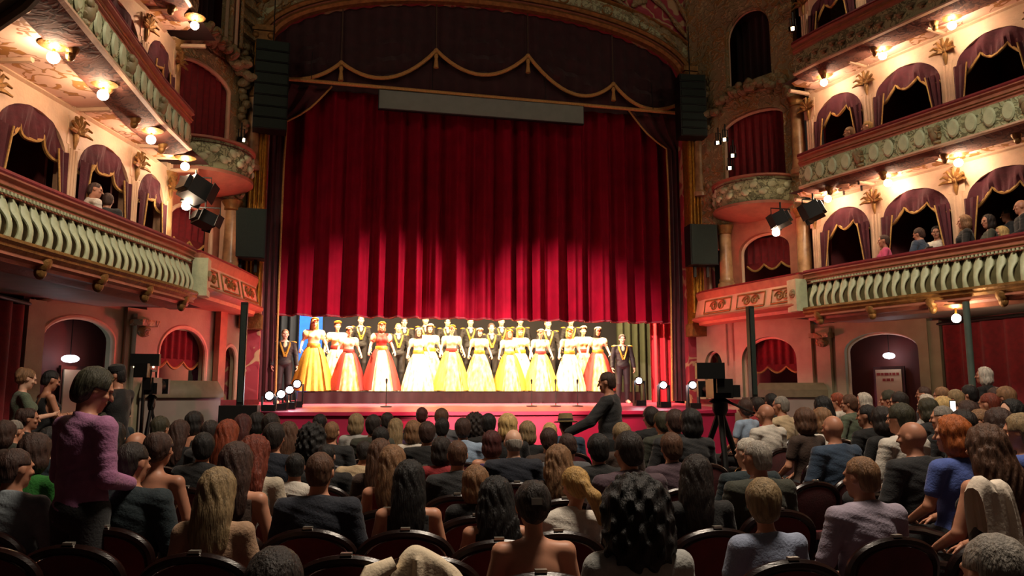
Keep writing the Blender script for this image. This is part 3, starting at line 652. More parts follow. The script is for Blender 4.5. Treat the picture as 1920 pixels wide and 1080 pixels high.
for s in (-1, 1):
    e = empty('tormentor_drape', (0, 0, 0), label='dark side drape with gold cord edge hanging %s of the house curtain' % SIDE[s], cat='curtain')
    prof = [(8.5, 3.55), (8.2, 3.78), (7.9, 4.05), (7.7, 4.32), (7.6, 4.5), (6.5, 4.52), (4.0, 4.52), (1.45, 4.5)]
    rows = []
    zz = np.linspace(8.5, 1.45, 40)
    for z in zz:
        xe = float(np.interp(z, [p[0] for p in prof[::-1]], [p[1] for p in prof[::-1]]))
        rows.append([(s * (4.92 + (xe - 4.92) * i / 14), 17.3 + .045 * math.sin(i * 1.5 + z * .4) - .06, z) for i in range(15)])
    k = MB(); k.grid(rows); k.build('cloth', mat('tormentor_velvet', '#48121a', .88, var=.25, scale=4, sheen=.2), e)
    k = MB(); k.tube([(r[-1][0], r[-1][1] - .04, r[-1][2]) for r in rows], .022, 6); k.build('edge_cord', M_ROPE, e)
# stage legs
def leg_curtain(x0, x1, y, z0, z1, m, label, fr=30):
    e = empty('stage_leg_curtain', ((x0 + x1) / 2, y, z0), label=label, cat='curtain'); k = MB(); N = 60; L = x1 - x0
    k.grid([[(-L / 2 + L * i / N, .05 * math.sin(L * i / N * fr), z) for i in range(N + 1)] for z in (0, (z1 - z0) / 2, z1 - z0)]); k.build('cloth', m, e); return e
leg_curtain(4.3, 4.9, 18.0, 1.42, 3.9, mat('leg_red', '#b01222', .8, sheen=.2), 'bright red stage leg curtain beside the proscenium')
leg_curtain(4.0, 5.2, 19.6, 1.45, 4.2, mat('leg_olive', '#2e3018', .85), 'olive-green wing curtain behind the lone right-hand singer')
leg_curtain(-5.2, -4.2, 19.8, 1.45, 4.2, mat('leg_navy', '#121a2c', .85), 'navy wing curtain behind the lone left-hand singer')
# closed red curtains of the second-tier boxes, dark niche curtain, open first-tier box drapes
for s in (-1, 1):
    def boxcurtain(u0, u1, z0, z1, off, m, label, name='box_curtain', fr=34):
        e = empty(name, (*wl(s, (u0 + u1) / 2, off), z0), label=label, cat='curtain'); k = MB(); N = 60; c = Vector((*wl(s, (u0 + u1) / 2, off), z0))
        k.grid([[tuple(Vector((*wl(s, u0 + (u1 - u0) * i / N, off + .03 * math.sin(i / N * (u1 - u0) * fr)), z)) - c) for i in range(N + 1)] for z in (z0, (z0 + z1) / 2, z1)]); k.build('cloth', m, e); return e, c
    boxcurtain(.78, 2.46, 6.2, 8.05, -.1, M_VELVET, 'plain red curtain closing the second-tier stage box, %s of the stage' % SIDE[s])
    boxcurtain(.95, 2.25, 8.7, 10.5, -.4, M_DARKD, 'dark curtain inside the topmost arched niche, %s of the stage' % SIDE[s])
    for (u0, u1, zt, zl, nm) in ((1.13, 2.44, 5.1, 'first-tier', 1), (1.1, 2.46, 2.8, 'ground-floor', 0)):
        e, c = boxcurtain(u0, u1, zt - .55, zt, -.2, M_VELVET, 'scalloped red valance inside the %s stage box, %s of the stage' % (zl, SIDE[s]), 'box_valance')
        N = 30; k = MB(); L = u1 - u0
        top = [tuple(Vector((*wl(s, u0 + L * i / N, -.19), zt - .54)) - c) for i in range(N + 1)]; bot = [(p[0], p[1], p[2] - .05 - .13 * abs(math.sin(PI * 3 * i / N))) for i, p in enumerate(top)]
        k.grid([top, bot]); k.build('scallop_edge', M_VELVET, e); k = MB(); k.tube(bot, .026, 6); k.build('fringe', M_ROPE, e)
# red curtains on the stalls walls under the balcony
for s in (-1, 1):
    e = empty('wall_curtain', (s * 7.9, 9, 0), label='long dark red curtain along the stalls wall, %s side under the balcony' % SIDE[s], cat='curtain'); N = 420; k = MB()
    e.location = (0, 0, 0)
    k.grid([[(s * (7.55 + .55 * i / N + .06 * math.sin(i * .33) + .02 * math.sin(i * .12)), 12.35 - 9.5 * i / N, z) for i in range(N + 1)] for z in (.24, 1.5, 2.85)]); k.build('cloth', M_VELVET, e)
    k = MB(); k.tube([(s * 7.5, 12.4, 2.88), (s * 8.05, 2.9, 2.88)], .03, 8); k.build('rail', M_BLACK, e)
# ================================================================== LAMPS
lampn = {}
def lamp(px, py, zc, drop, label):
    p = atZ(px, py, zc - drop); e = empty('ceiling_lamp', V3((p[0], p[1], zc)), label=label, cat='lamp', group='globe lamps under the balconies')
    MB().lathe([(.16, 0), (.17, -.015), (.12, -.04), (.05, -.06)], (0, 0, 0), 16).build('rosette', M_OLDGOLD, e)
    MB().tube([(0, 0, -.04), (0, 0, -drop + .05)], .016, 8).build('stem', M_GOLD, e)
    k = MB(); k.ball((0, 0, -drop), .068, 16, 10); k.build('globe', M_GLOBE, e)
for i, (px, py) in enumerate(((347, 312), (283, 262), (193, 178), (100, 108))): lamp(px, py, 5.56, .16, 'glowing globe lamp under the second tier, %s from the stage, near side' % ORD[i])
for i, (px, py) in enumerate(((1552, 373), (1665, 343), (1797, 305))): lamp(px, py, 5.56, .16, 'glowing globe lamp under the second tier, %s from the stage, far side' % ORD[i])
for i, (px, py) in enumerate(((1545, 155), (1655, 105), (1785, 48))): lamp(px, py, 7.89, .16, 'glowing globe lamp under the third tier, %s from the stage' % ORD[i])
lamp(365, 48, 7.89, .16, 'glowing globe lamp beside the closed red box curtain, near side')
lamp(72, 588, 3.0, .22, 'glowing globe lamp over the two people standing by the red curtain'); lamp(1793, 597, 3.0, .22, 'glowing globe lamp over the crowded side seats')
# emergency lamps hanging in the door alcoves
for s, px, py, zz in ((-1, 165, 667, 2.15), (1, 1645, 655, 2.35)):
    c = Vector((*wl(s, 4.25, -.12), zz)); e = empty('exit_lamp', tuple(c), label='white oval emergency lamp hanging in the doorway, %s side' % SIDE[s], cat='lamp')
    k = MB(); k.ball((0, 0, 0), (.13, .06, .06), 14, 8); k.build('diffuser', M_EXIT, e); MB().tube([(0, 0, .05), (0, 0, 2.9 - zz)], .008, 6).build('cord', M_BLACK, e)
s = 1; c = wl(1, 4.15, -.3); rz = math.atan2(-3.7, 1.9)
e = empty('notice_board', (*c, 1.72), rz, 'pale notice board with two red lines of print in the doorway', 'notice board')
MB().box((0, 0, 0), (.6, .05, .86)).build('frame', M_WOOD, e); MB().box((0, -.035, 0), (.5, .02, .74)).build('sheet', M_PAPER, e)
for zz, ws in ((.28, (.07, .05, .08, .04, .06, .05)), (.17, (.06, .07, .05))):
    k = MB(); x = -sum(ws) / 2 - .008 * len(ws)
    for w_ in ws: k.box((x + w_ / 2, -.05, zz), (w_, .006, .05)); x += w_ + .016
    k.build('print_line', M_INK, e)
c = wl(-1, 4.0, -.3); e = empty('notice_board', (*c, 1.6), math.atan2(3.7, 1.9) + PI, 'small cream notice board behind the person in the dark cap', 'notice board')
MB().box((0, 0, 0), (.5, .05, .9)).build('frame', M_WOOD, e); MB().box((0, .035, 0), (.4, .02, .78)).build('sheet', M_PAPER, e)
# ================================================================== LOUDSPEAKERS AND STAGE EQUIPMENT
def faceyaw(p, q=(CAMX, 0)): return math.atan2(q[1] - p[1], q[0] - p[0]) + PI / 2
def speaker_box(c, d, label, mods=1, rz=None):
    e = empty('loudspeaker', V3((c[0], c[1], c[2] - d[2] / 2)), rz if rz is not None else 0, label, 'loudspeaker'); h = d[2] / mods
    for i in range(mods):
        z = h * (i + .5); MB().box((0, 0, z), (d[0], d[1], h - .015)).build('cabinet', M_BLACK, e)
        MB().box((0, -d[1] / 2 - .012, z), (d[0] - .05, .025, h - .05)).build('grille', M_SPK, e)
    return e
def two(pl, pt, pr_, pb, Y):
    a, b = atY(pl, pt, Y), atY(pr_, pb, Y); return (a + b) / 2, b[0] - a[0], a[2] - b[2]
for (l, t, r, b, Y, mods, lab) in ((481, 80, 537, 250, 16.5, 8, 'tall dark line-array loudspeaker hanging by the curtain, near side'), (438, 392, 496, 488, 16.2, 1, 'square black loudspeaker on the first-tier parapet, near side'),
        (1270, 143, 1320, 262, 16.5, 8, 'tall dark line-array loudspeaker hanging by the curtain, far side'), (1289, 422, 1340, 500, 16.2, 1, 'square black loudspeaker on the first-tier parapet, far side')):
    c, w_, h_ = two(l, t, r, b, Y); e = speaker_box(c, (w_, .4, h_), lab, mods, -.1 if c[0] > 0 else .1)
    if mods > 1: MB().tube([(0, 0, h_), (0, 0, h_ + 1.3)], .012, 6).build('chain', M_BLACK, e)
    else:
        for x in (-.15, .15): MB().box((x, .05, -.12), (.06, .06, .26)).build('bracket', M_BLACK, e)
def column_speaker(px, pt, pb, Y, w_, label):
    a, b = atY(px, pt, Y), atY(px, pb, Y); e = empty('column_loudspeaker', V3(b), 0, label, 'loudspeaker'); h_ = a[2] - b[2]
    MB().box((0, 0, h_ / 2), (w_, w_, h_)).build('column', M_BLACK, e); MB().box((0, -w_ / 2 - .01, h_ / 2), (w_ * .7, .02, h_ * .94)).build('grille', M_SPK, e); return e, b
e, b = column_speaker(450, 567, 760, 14.1, .115, 'tall thin black column loudspeaker on its bass box before the stage')
MB().box((0, 0, -b[2] / 2), (.62, .5, b[2])).build('bass_box', M_BLACK, e)
e, b = column_speaker(1413, 575, 745, 13.0, .11, 'tall thin black column loudspeaker before the far stage box'); MB().box((0, 0, -b[2] / 2), (.3, .3, b[2])).build('bass_box', M_BLACK, e)
p = atD(1815, 620, 11.5); e = empty('steel_post', (float(p[0]), float(p[1]), .24), 0, 'slim grey-green post in front of the red wall curtain', 'post'); MB().tube([(0, 0, .03), (0, 0, 2.74)], .05, 10).build('shaft', mat('post_paint', '#4a5a52', .5), e); MB().lathe([(.12, 0), (.12, .03), (.06, .05)], (0, 0, 0), 14).build('base', M_BLACK, e)
def flood(p, tgt, d, label, lit=None, tubepts=None, lens=M_BULB):
    e = empty('spotlight', V3(p), 0, label, 'spotlight'); v = Vector(tgt) - Vector(V3(p)); q = v.to_track_quat('-Z', 'Y').to_matrix().to_4x4()
    k = MB(); k.obox(q, d); k.obox(q @ Matrix.Translation((0, 0, d[2] * .55)), (d[0] * .7, d[1] * .7, d[2] * .3)); k.build('housing', M_BLACK, e)
    for sx in (-1, 1):
        k = MB(); k.obox(q @ Matrix.Translation((sx * d[0] * .62, 0, -d[2] * .55)) @ Matrix.Rotation(sx * .5, 4, 'Y'), (.015, d[1], d[2] * .5)); k.build('barn_door', M_BLACK, e)
    k = MB(); k.obox(q @ Matrix.Translation((0, 0, -d[2] * .5)), (d[0] * .8, d[1] * .8, .01)); k.build('lens', lens if lit else M_SPK, e)
    k = MB(); k.tube([(0, 0, 0), (0, 0, .35)], .018, 6); k.tube([(-d[0] * .6, 0, 0), (-d[0] * .6, 0, .22), (d[0] * .6, 0, .22), (d[0] * .6, 0, 0)], .014, 6); k.build('yoke', M_BLACK, e); return e
flood(atY(366, 356, 13.6), (0, 18, 2), (.42, .34, .36), 'large black floodlight slung under the round box, near side')
flood(atY(384, 412, 14.2), (1, 18, 2), (.42, .22, .3), 'flat black floodlight with a bright rim beside the marble column, near side')
flood(atY(1464, 412, 13.3), (0, 18, 2), (.34, .26, .28), 'black floodlight above the lit red valance, far side')
flood(atY(1525, 396, 12.9), (0, 18, 2), (.38, .3, .3), 'black tilted floodlight in front of the last cream pilaster, far side')
for px, py, Y, lab in ((349, 386, 13.9, 'small bright spotlight lamp in the first-tier stage box, near side'), (1455, 436, 13.5, 'small bright spotlight lamp in front of the red valance, far side')):
    e = empty('spotlight_lamp', V3(atY(px, py, Y)), 0, lab, 'lamp'); MB().ball((0, 0, 0), .075, 14, 8).build('globe', M_GLOBE, e); MB().lathe([(.03, .05), (.1, .07), (.11, .1), (.04, .14), (.02, .3)], (0, 0, 0), 14).build('cap', M_BLACK, e)  # globe built apart for the glow of a spotlight
for i, (px, py, Y) in enumerate(((1347, 268, 15.2), (1360, 262, 14.9), (1375, 292, 14.7), (1370, 315, 14.8), (1487, 55, 12.9), (452, 262, 15.6))):
    e = flood(atY(px, py, Y), tuple(atY(px, py, Y) + np.array([-.6 if px > 900 else .6, -.8, -.25])), (.09, .09, .16), ['small lit spot, highest of the cluster beside the far red box curtain', 'small lit spot second in the cluster beside the far red box curtain', 'small lit spot third down beside the far red box curtain', 'small lit spot lowest of the cluster on the far round box', 'small lit spot clamped by the third-tier rail', 'small lit spot beside the near gilded pilaster'][i], True)
# stage-edge moving heads
for i, (px, py, Y) in enumerate(((505, 742, 14.9), (527, 739, 15.4), (543, 731, 15.9), (557, 720, 16.5), (1198, 714, 16.6), (1244, 722, 15.9), (1299, 722, 15.2))):
    c = atY(px, py, Y); zb = stz(max(SY0, Y)); e = empty('moving_head_lamp', V3((c[0], c[1], zb)), 0, ['bright moving-head lamp at the very corner of the stage lip, near side', 'second bright moving-head lamp from the near stage corner', 'third bright moving-head lamp from the near stage corner', 'bright moving-head lamp beside the yellow gown', 'bright moving-head lamp in front of the olive wing curtain', 'bright moving-head lamp in front of the bright red leg curtain', 'bright moving-head lamp under the far stage box'][i], 'stage lamp', 'moving-head lamps along the stage sides')
    h_ = float(c[2]) - zb; k = MB(); k.box((0, 0, .06), (.24, .24, .12)); k.build('base', M_BLACK, e); k = MB(); k.box((-.12, 0, h_ * .55), (.03, .1, max(.1, h_ - .05))); k.box((.12, 0, h_ * .55), (.03, .1, max(.1, h_ - .05))); k.build('yoke', M_BLACK, e)
    k = MB(); k.ball((0, .03, h_), (.1, .12, .1), 12, 8); k.build('head', M_BLACK, e)
    v = Vector((CAMX - c[0], -c[1], 0)).normalized(); k = MB(); k.lathe([(.0, 0), (.06, 0), (.068, -.02), (.068, -.06)], (v.x * .12, v.y * .12, h_), 14, v.to_track_quat('Z', 'Y').to_matrix()); k.build('lens', M_GLOW2, e)
# performers' riser
e = empty('riser', (0, 18.0, stz(18)), label='long low dark riser carrying the line of performers', cat='platform'); RZ = 1.68
h_ = RZ - stz(18) + .03
k = MB(); k.box((-.05, .75, h_ / 2 - .04), (8.1, 1.5, h_)); k.build('deck', M_RISER, e); k = MB(); k.grid([[(-4.1 + 8.1 * i / 200, -.02 + .012 * math.sin(i * .8), z) for i in range(201)] for z in (-.02, h_ - .06)]); k.build('skirt', M_RISER, e)
k = MB(); k.box((-.05, 1.95, h_ / 2 + .06), (7.8, .9, h_ + .24)); k.build('upper_step', M_RISER, e)
# thin microphones on the forestage
for i, px in enumerate((724, 997, 1042, 1083)):
    c = atY(px, 757, 16.4); zb = stz(16.4); e = empty('microphone_stand', V3((c[0], 16.4, zb)), 0, 'thin microphone stand on the forestage, %s from the near side' % ORD[i], 'microphone', 'microphone stands on the forestage')
    MB().lathe([(.12, 0), (.12, .015), (.02, .03)], (0, 0, 0), 14).build('base', M_BLACK, e); MB().tube([(0, 0, .02), (0, 0, .5)], .009, 6).build('pole', M_BLACK, e); MB().lathe([(.012, .48), (.02, .52), (.024, .57), (.0, .6)], (0, 0, 0), 10).build('capsule', M_BLACK, e)
# television cameras and monitor
def tvcam(p, zh, yaw, label, scale=1):
    e = empty('television_camera', V3((p[0], p[1], 0.0)), yaw, label, 'camera')
    for a in (.5, 2.6, 4.7): MB().tube([(0, 0, zh - .2), (.42 * math.cos(a), .42 * math.sin(a), .02)], [.03, .018], 8).build('tripod_leg', M_BLACK, e)
    MB().lathe([(.05, zh - .26), (.07, zh - .2), (.07, zh - .12), (.1, zh - .1), (.05, zh - .06)], (0, 0, 0), 12).build('pan_head', M_BLACK, e)
    k = MB(); k.box((0, .02, zh + .05), (.17, .42, .22)); k.box((0, -.2, zh + .08), (.13, .12, .16)); k.build('body', M_BLACK, e)
    k = MB(); k.lathe([(.06, 0), (.06, .1), (.085, .14), (.085, .3), (.1, .32), (.1, .38)], (0, .22, zh + .05), 14, Matrix.Rotation(-PI / 2, 3, 'X')); k.build('lens', M_BLACK, e)
    k = MB(); k.box((-.12, -.12, zh + .24), (.2, .14, .14)); k.build('viewfinder', M_BLACK, e); MB().tube([(0, -.12, zh + .16), (0, -.1, zh + .25), (0, .12, zh + .25), (0, .15, zh + .16)], .016, 8).build('handle', M_BLACK, e)
    MB().tube([(.06, -.05, zh - .1), (.2, -.45, zh - .22)], .014, 8).build('pan_bar', M_BLACK, e); MB().box((.12, -.05, zh + .02), (.06, .25, .14)).build('battery_pack', M_BLACK, e)
    MB().box((0, .5, zh + .05), (.24, .1, .2), 0).build('matte_box', M_BLACK, e); MB().box((-.12, -.24, zh + .25), (.24, .12, .18)).build('viewfinder_hood', M_BLACK, e); e.scale = (scale, scale, 1); return e
tvcam(atD(285, 740, 10.2), 1.66, -.15, 'small television camera on a tripod by the near stage-box stair', .7)
tvcam(atD(1350, 760, 9.2), 1.62, -.3, 'big black television camera on a tripod among the stalls rows', 1.3)
p = atD(273, 675, 11.0); e = empty('prompt_monitor', V3((p[0], p[1], .24)), 0, 'black monitor on a stand with two small orange lights', 'monitor')
MB().tube([(0, 0, .02), (0, 0, 1.72)], .025, 8).build('pole', M_BLACK, e); MB().lathe([(.25, 0), (.25, .02), (.04, .05)], (0, 0, 0), 16).build('base', M_BLACK, e); MB().box((0, 0, float(p[2]) - .24), (.38, .1, .17)).build('case', M_BLACK, e)
for x in (-.13, .12): MB().ball((x, -.055, float(p[2]) - .34), .012, 8, 6).build('pilot_light', M_BULB, e)
p = wl(1, 2.0, .25); e = empty('electric_heater', (p[0], p[1], 1.62), math.atan2(-3.7, 1.9), 'small glowing red lamp unit inside the far ground-floor stage box', 'lamp'); MB().box((0, 0, .1), (.5, .12, .2)).build('case', M_BLACK, e); MB().box((0, -.065, .1), (.42, .01, .05)).build('glowing_bar', emit('red_bar', (1, .08, .04), 4), e)
e['category'] = 'lamp'
# ground-floor stage box ledges
for s in (-1, 1):
    e = empty('box_ledge', label='velvet-topped ledge of the ground-floor stage box, %s of the stage' % SIDE[s], cat='ledge')
    a, b = wl(s, -.05, .32), wl(s, 2.0, .5); k = MB(); wallquad(k, a, b, 0, 1.4, .14); k.build('panel', M_CREAM, e); k = MB(); wallquad(k, a, b, 1.4, 1.5, .24); k.build('velvet_top', M_VELVET, e)
# ================================================================== CHAIRS
def chair_parts():
    W_, H0, H1 = .25, .50, .86
    def outline(k=1.0, n=22):
        # wide back: upright sides, broad segmental top with rounded shoulders
        pts = [(-W_ * k * .95, .52), (-W_ * k, .62)]
        for i in range(n + 1):
            x = -W_ * k * math.cos(PI * i / n); t = x / (W_ * k); pts.append((x, .70 + (k - 1) * .25 + .16 * (1 - t * t) ** .42))
        return pts + [(W_ * k, .62), (W_ * k * .95, .52)]
    out = outline()
    def yb(z): return -.05 - .10 * (z - .45) / .41          # recline
    P = {}
    full = [(-.2, .44)] + out + [(.2, .44)]
    k = MB(); k.tube([(x, yb(z), z) for x, z in full], .026, 8); P['back_frame'] = (k.mesh('back_frame'), M_WOOD)
    k = MB(); inn = outline(.9); n = len(inn); poly = [(-.18, .47)] + inn + [(.18, .47)]
    rows_f = [(x, yb(z) - .022 - .0 , z) for x, z in poly]; cen = (0, yb(.66) - .045, .66)
    vs = [cen] + rows_f + [(0, yb(.66) + .04, .66)] + [(x, yb(z) + .02, z) for x, z in poly]; m_ = len(poly)
    fs = [(0, 1 + i, 1 + (i + 1) % m_) for i in range(m_)] + [(m_ + 1, m_ + 2 + (i + 1) % m_, m_ + 2 + i) for i in range(m_)] + [(1 + i, 1 + (i + 1) % m_, m_ + 2 + (i + 1) % m_, m_ + 2 + i) for i in range(m_)]
    k.add(vs, fs); P['back_panel'] = (k.mesh('back_panel'), M_SEAT)
    k = MB(); n = 24; ring = [(.235 * math.copysign(abs(math.cos(2 * PI * i / n)) ** .5, math.cos(2 * PI * i / n)), .2 + .22 * math.copysign(abs(math.sin(2 * PI * i / n)) ** .5, math.sin(2 * PI * i / n))) for i in range(n)]
    vs = [(x, y, .38) for x, y in ring] + [(x, y, .44) for x, y in ring] + [(x * .85, .2 + (y - .2) * .85, .465) for x, y in ring]
    k.add(vs, [tuple(range(n - 1, -1, -1))] + [(j * n + i, j * n + (i + 1) % n, (j + 1) * n + (i + 1) % n, (j + 1) * n + i) for j in (0, 1) for i in range(n)] + [tuple(2 * n + i for i in range(n))]); P['seat_cushion'] = (k.mesh('seat_cushion'), M_SEAT)
    for s_ in (-1, 1):
        k = MB(); k.tube([(s_ * .255, -.08, .62), (s_ * .262, .1, .635), (s_ * .262, .3, .62), (s_ * .262, .34, .58)], [.022, .026, .026, .02], 8); k.tube([(s_ * .262, .3, .61), (s_ * .255, .28, .0)], .02, 8); P['armrest%d' % s_] = (k.mesh('armrest'), M_WOOD)
    for sx in (-1, 1): k = MB(); k.tube([(sx * .2, -.06, .44), (sx * .2, -.09, 0)], [.022, .017], 8); P['leg%d' % sx] = (k.mesh('leg'), M_WOOD)
    k = MB(); k.box((0, yb(.86) - .005, .888), (.05, .03, .012)); P['number_plate'] = (k.mesh('number_plate'), M_PLATE)
    return P
CH = chair_parts()
def chair(x, y, z, rz, label, near=True, group='red velvet theatre chairs in the stalls rows'):
    e = empty('theatre_chair', (float(x), float(y), float(z)), rz, label, 'chair', group)
    for nm, (me, m_) in CH.items():
        if not near and nm[:3] in ('leg',): continue
        obj(nm.rstrip('-1'), me, e, m_)
    return e
# ================================================================== PEOPLE
def rc(a, b, r1, r2=None, k=.02): return ('rc', np.array(a, float), np.array(b, float), r1, r1 if r2 is None else r2, k)
def el(c, r, R=None, k=.02): return ('el', np.array(c, float), np.array(r, float), R, k)
def nets(F, lo, h):
    """surface nets on a scalar grid -> vertices, quads"""
    ins = F < 0; nx, ny, nz = F.shape
    c = sum(ins[i:nx - 1 + i, j:ny - 1 + j, l:nz - 1 + l].astype(np.int8) for i in (0, 1) for j in (0, 1) for l in (0, 1))
    act = (c > 0) & (c < 8); I = np.argwhere(act); idx = -np.ones(act.shape, np.int64); idx[act] = np.arange(len(I))
    cor = np.array([(i, j, l) for i in (0, 1) for j in (0, 1) for l in (0, 1)]); val = np.stack([F[I[:, 0] + o[0], I[:, 1] + o[1], I[:, 2] + o[2]] for o in cor], 1)
    acc = np.zeros((len(I), 3)); cnt = np.zeros(len(I))
    for a in range(8):
        for b in range(a + 1, 8):
            if np.abs(cor[a] - cor[b]).sum() != 1: continue
            va, vb = val[:, a], val[:, b]; m_ = (va < 0) != (vb < 0); t = np.where(m_, va / np.where(m_, va - vb, 1), 0)
            acc += m_[:, None] * (cor[a] + t[:, None] * (cor[b] - cor[a])); cnt += m_
    V = lo + h * (I + acc / cnt[:, None]); Q = []
    for ax in range(3):
        sl0 = [slice(None)] * 3; sl1 = [slice(None)] * 3; sl0[ax] = slice(0, -1); sl1[ax] = slice(1, None)
        a, b = ins[tuple(sl0)], ins[tuple(sl1)]; E_ = np.argwhere(a != b)
        u, v = [(1, 2), (2, 0), (0, 1)][ax]
        E_ = E_[(E_[:, u] > 0) & (E_[:, v] > 0) & (E_[:, u] < F.shape[u] - 1) & (E_[:, v] < F.shape[v] - 1)]
        def cell(du, dv): q = E_.copy(); q[:, u] += du; q[:, v] += dv; return idx[q[:, 0], q[:, 1], q[:, 2]]
        q = np.stack([cell(-1, -1), cell(0, -1), cell(0, 0), cell(-1, 0)], 1); flip = ~a[E_[:, 0], E_[:, 1], E_[:, 2]]; q[flip] = q[flip][:, ::-1]; Q.append(q)
    return V, np.concatenate(Q)
def qmesh(name, V, Q):
    me = bpy.data.meshes.new(name); me.vertices.add(len(V)); me.vertices.foreach_set('co', V.astype(np.float32).ravel())
    me.loops.add(Q.size); me.loops.foreach_set('vertex_index', Q.astype(np.int32).ravel()); me.polygons.add(len(Q))
    me.polygons.foreach_set('loop_start', np.arange(0, Q.size, 4, dtype=np.int32)); me.polygons.foreach_set('use_smooth', np.ones(len(Q), bool)); me.update(calc_edges=True); me.validate(); return me
def sdf(prims, h=.01, post=None, infl=0.0, raw=False, name='body', smooth=1):
    lo = np.min([np.minimum(p[1], p[2]) - max(p[3], p[4]) if p[0] == 'rc' else p[1] - p[2].max() for p in prims], 0) - infl - 4 * h
    hi = np.max([np.maximum(p[1], p[2]) + max(p[3], p[4]) if p[0] == 'rc' else p[1] + p[2].max() for p in prims], 0) + infl + 4 * h
    n = np.ceil((hi - lo) / h).astype(int) + 1; CL = .07; F = np.full(n, CL, np.float32)
    ax = [lo[i] + h * np.arange(n[i]) for i in range(3)]
    for p in prims:
        if p[0] == 'rc': a = np.minimum(p[1], p[2]) - max(p[3], p[4]); b = np.maximum(p[1], p[2]) + max(p[3], p[4]); k = p[5]
        else: a = p[1] - p[2].max(); b = p[1] + p[2].max(); k = p[4]
        i0 = np.maximum(0, np.floor((a - infl - CL - lo) / h).astype(int)); i1 = np.minimum(n, np.ceil((b + infl + CL - lo) / h).astype(int) + 1)
        X = ax[0][i0[0]:i1[0], None, None].astype(np.float32); Y = ax[1][None, i0[1]:i1[1], None].astype(np.float32); Z = ax[2][None, None, i0[2]:i1[2]].astype(np.float32)
        if p[0] == 'rc':
            d = (p[2] - p[1]).astype(np.float32); dd = float(d @ d) + 1e-9; x, y, z = X - p[1][0], Y - p[1][1], Z - p[1][2]
            t = np.clip((x * d[0] + y * d[1] + z * d[2]) / dd, 0, 1); D = np.sqrt((x - t * d[0]) ** 2 + (y - t * d[1]) ** 2 + (z - t * d[2]) ** 2) - (p[3] + (p[4] - p[3]) * t)
        else:
            x, y, z = X - p[1][0], Y - p[1][1], Z - p[1][2]
            if p[3] is not None: R = p[3]; x, y, z = (R[0, 0] * x + R[1, 0] * y + R[2, 0] * z), (R[0, 1] * x + R[1, 1] * y + R[2, 1] * z), (R[0, 2] * x + R[1, 2] * y + R[2, 2] * z)
            r = p[2]; k0 = np.sqrt((x / r[0]) ** 2 + (y / r[1]) ** 2 + (z / r[2]) ** 2); k1 = np.sqrt((x / r[0] ** 2) ** 2 + (y / r[1] ** 2) ** 2 + (z / r[2] ** 2) ** 2) + 1e-6; D = k0 * (k0 - 1) / k1
        D = D - infl; S = F[i0[0]:i1[0], i0[1]:i1[1], i0[2]:i1[2]]
        hh = np.clip(.5 + .5 * (S - D) / k, 0, 1); F[i0[0]:i1[0], i0[1]:i1[1], i0[2]:i1[2]] = S * (1 - hh) + D * hh - k * hh * (1 - hh)
    if post is not None: F = post(F, ax[0][:, None, None], ax[1][None, :, None], ax[2][None, None, :]).astype(np.float32)
    F[0], F[-1] = CL, CL; F[:, 0], F[:, -1] = CL, CL; F[:, :, 0], F[:, :, -1] = CL, CL
    V, Q = nets(F, lo, h)
    return (V, Q) if raw else qmesh(name, V, Q)
def rotm(yaw=0, pitch=0, roll=0): return np.array(Euler((pitch, roll, yaw)).to_matrix())
# ---- a hand, fingers along -Z, palm facing +Y, thumb towards +X; unequal bent fingers
def hand_raw(curl=.5):
    P = [el((0, 0, -.045), (.036, .014, .05), k=.008), rc((0, 0, .02), (0, 0, -.02), .024, .026, .01)]
    for x, L, r in ((.027, .072, .0082), (.009, .082, .0085), (-.009, .076, .0082), (-.026, .06, .0072)):
        p = np.array([x, 0, -.085]); a = .15
        for j, f in enumerate((.45, .32, .25)):
            a += curl * (.5 if j == 0 else .7); q = p + L * f * np.array([x * 1.2, math.sin(a), -math.cos(a)]); P.append(rc(p, q, r, r * .92, .003)); p = q
    p = np.array([.03, .004, -.03])
    for d, L, r in (((.7, .35, -.6), .035, .0115), ((.45, .55, -.75), .03, .0095), ((.2, .6, -.8), .024, .0085)):
        d = np.array(d) / np.linalg.norm(d); q = p + d * L; P.append(rc(p, q, r, r * .93, .004)); p = q
    return sdf(P, .0042, raw=True)
HAND = hand_raw()
SKIN = {}
def skinmat(key):
    if key in SKIN: return SKIN[key]
    c = {'fair': '#c98f72', 'tan': '#986a52', 'ruddy': '#b07a60', 'pale': '#d8aa90'}[key]; SKIN[key] = mat('skin_' + key, c, .5, var=.06, scale=12); return SKIN[key]
M_EYE = mat('eye_dark', '#1d120e', .3); M_LIP = mat('lip', '#8d3a34', .45)
SEX = {'m': dict(sh=.185, chest=(.165, .115, .18), waist=(.15, .11, .14), hip=(.165, .125, .11), arm=(.05, .042, .03), neck=.056, leg=(.088, .06, .042)),
       'f': dict(sh=.155, chest=(.142, .105, .16), waist=(.122, .095, .14), hip=(.168, .125, .115), arm=(.041, .035, .025), neck=.044, leg=(.085, .056, .038))}
HEADR = .0
def head_prims(c, R):
    T = lambda v: np.array(c) + R @ np.array(v, float)
    P = [el(T((0, -.008, .02)), (.074, .093, .095), R, .02), el(T((0, .03, -.045)), (.055, .058, .068), R, .02), rc(T((0, .062, -.09)), T((0, .066, -.088)), .02, k=.015),
         rc(T((0, .088, .012)), T((0, .108, -.022)), .007, .012, .012), el(T((0, .076, .028)), (.055, .018, .012), R, .012), el(T((0, .083, -.055)), (.024, .012, .009), R, .008)]
    for s in (-1, 1): P += [el(T((s * .076, -.005, -.002)), (.010, .02, .032), R, .006), el(T((s * .043, .066, -.02)), (.022, .018, .018), R, .012)]
    return P
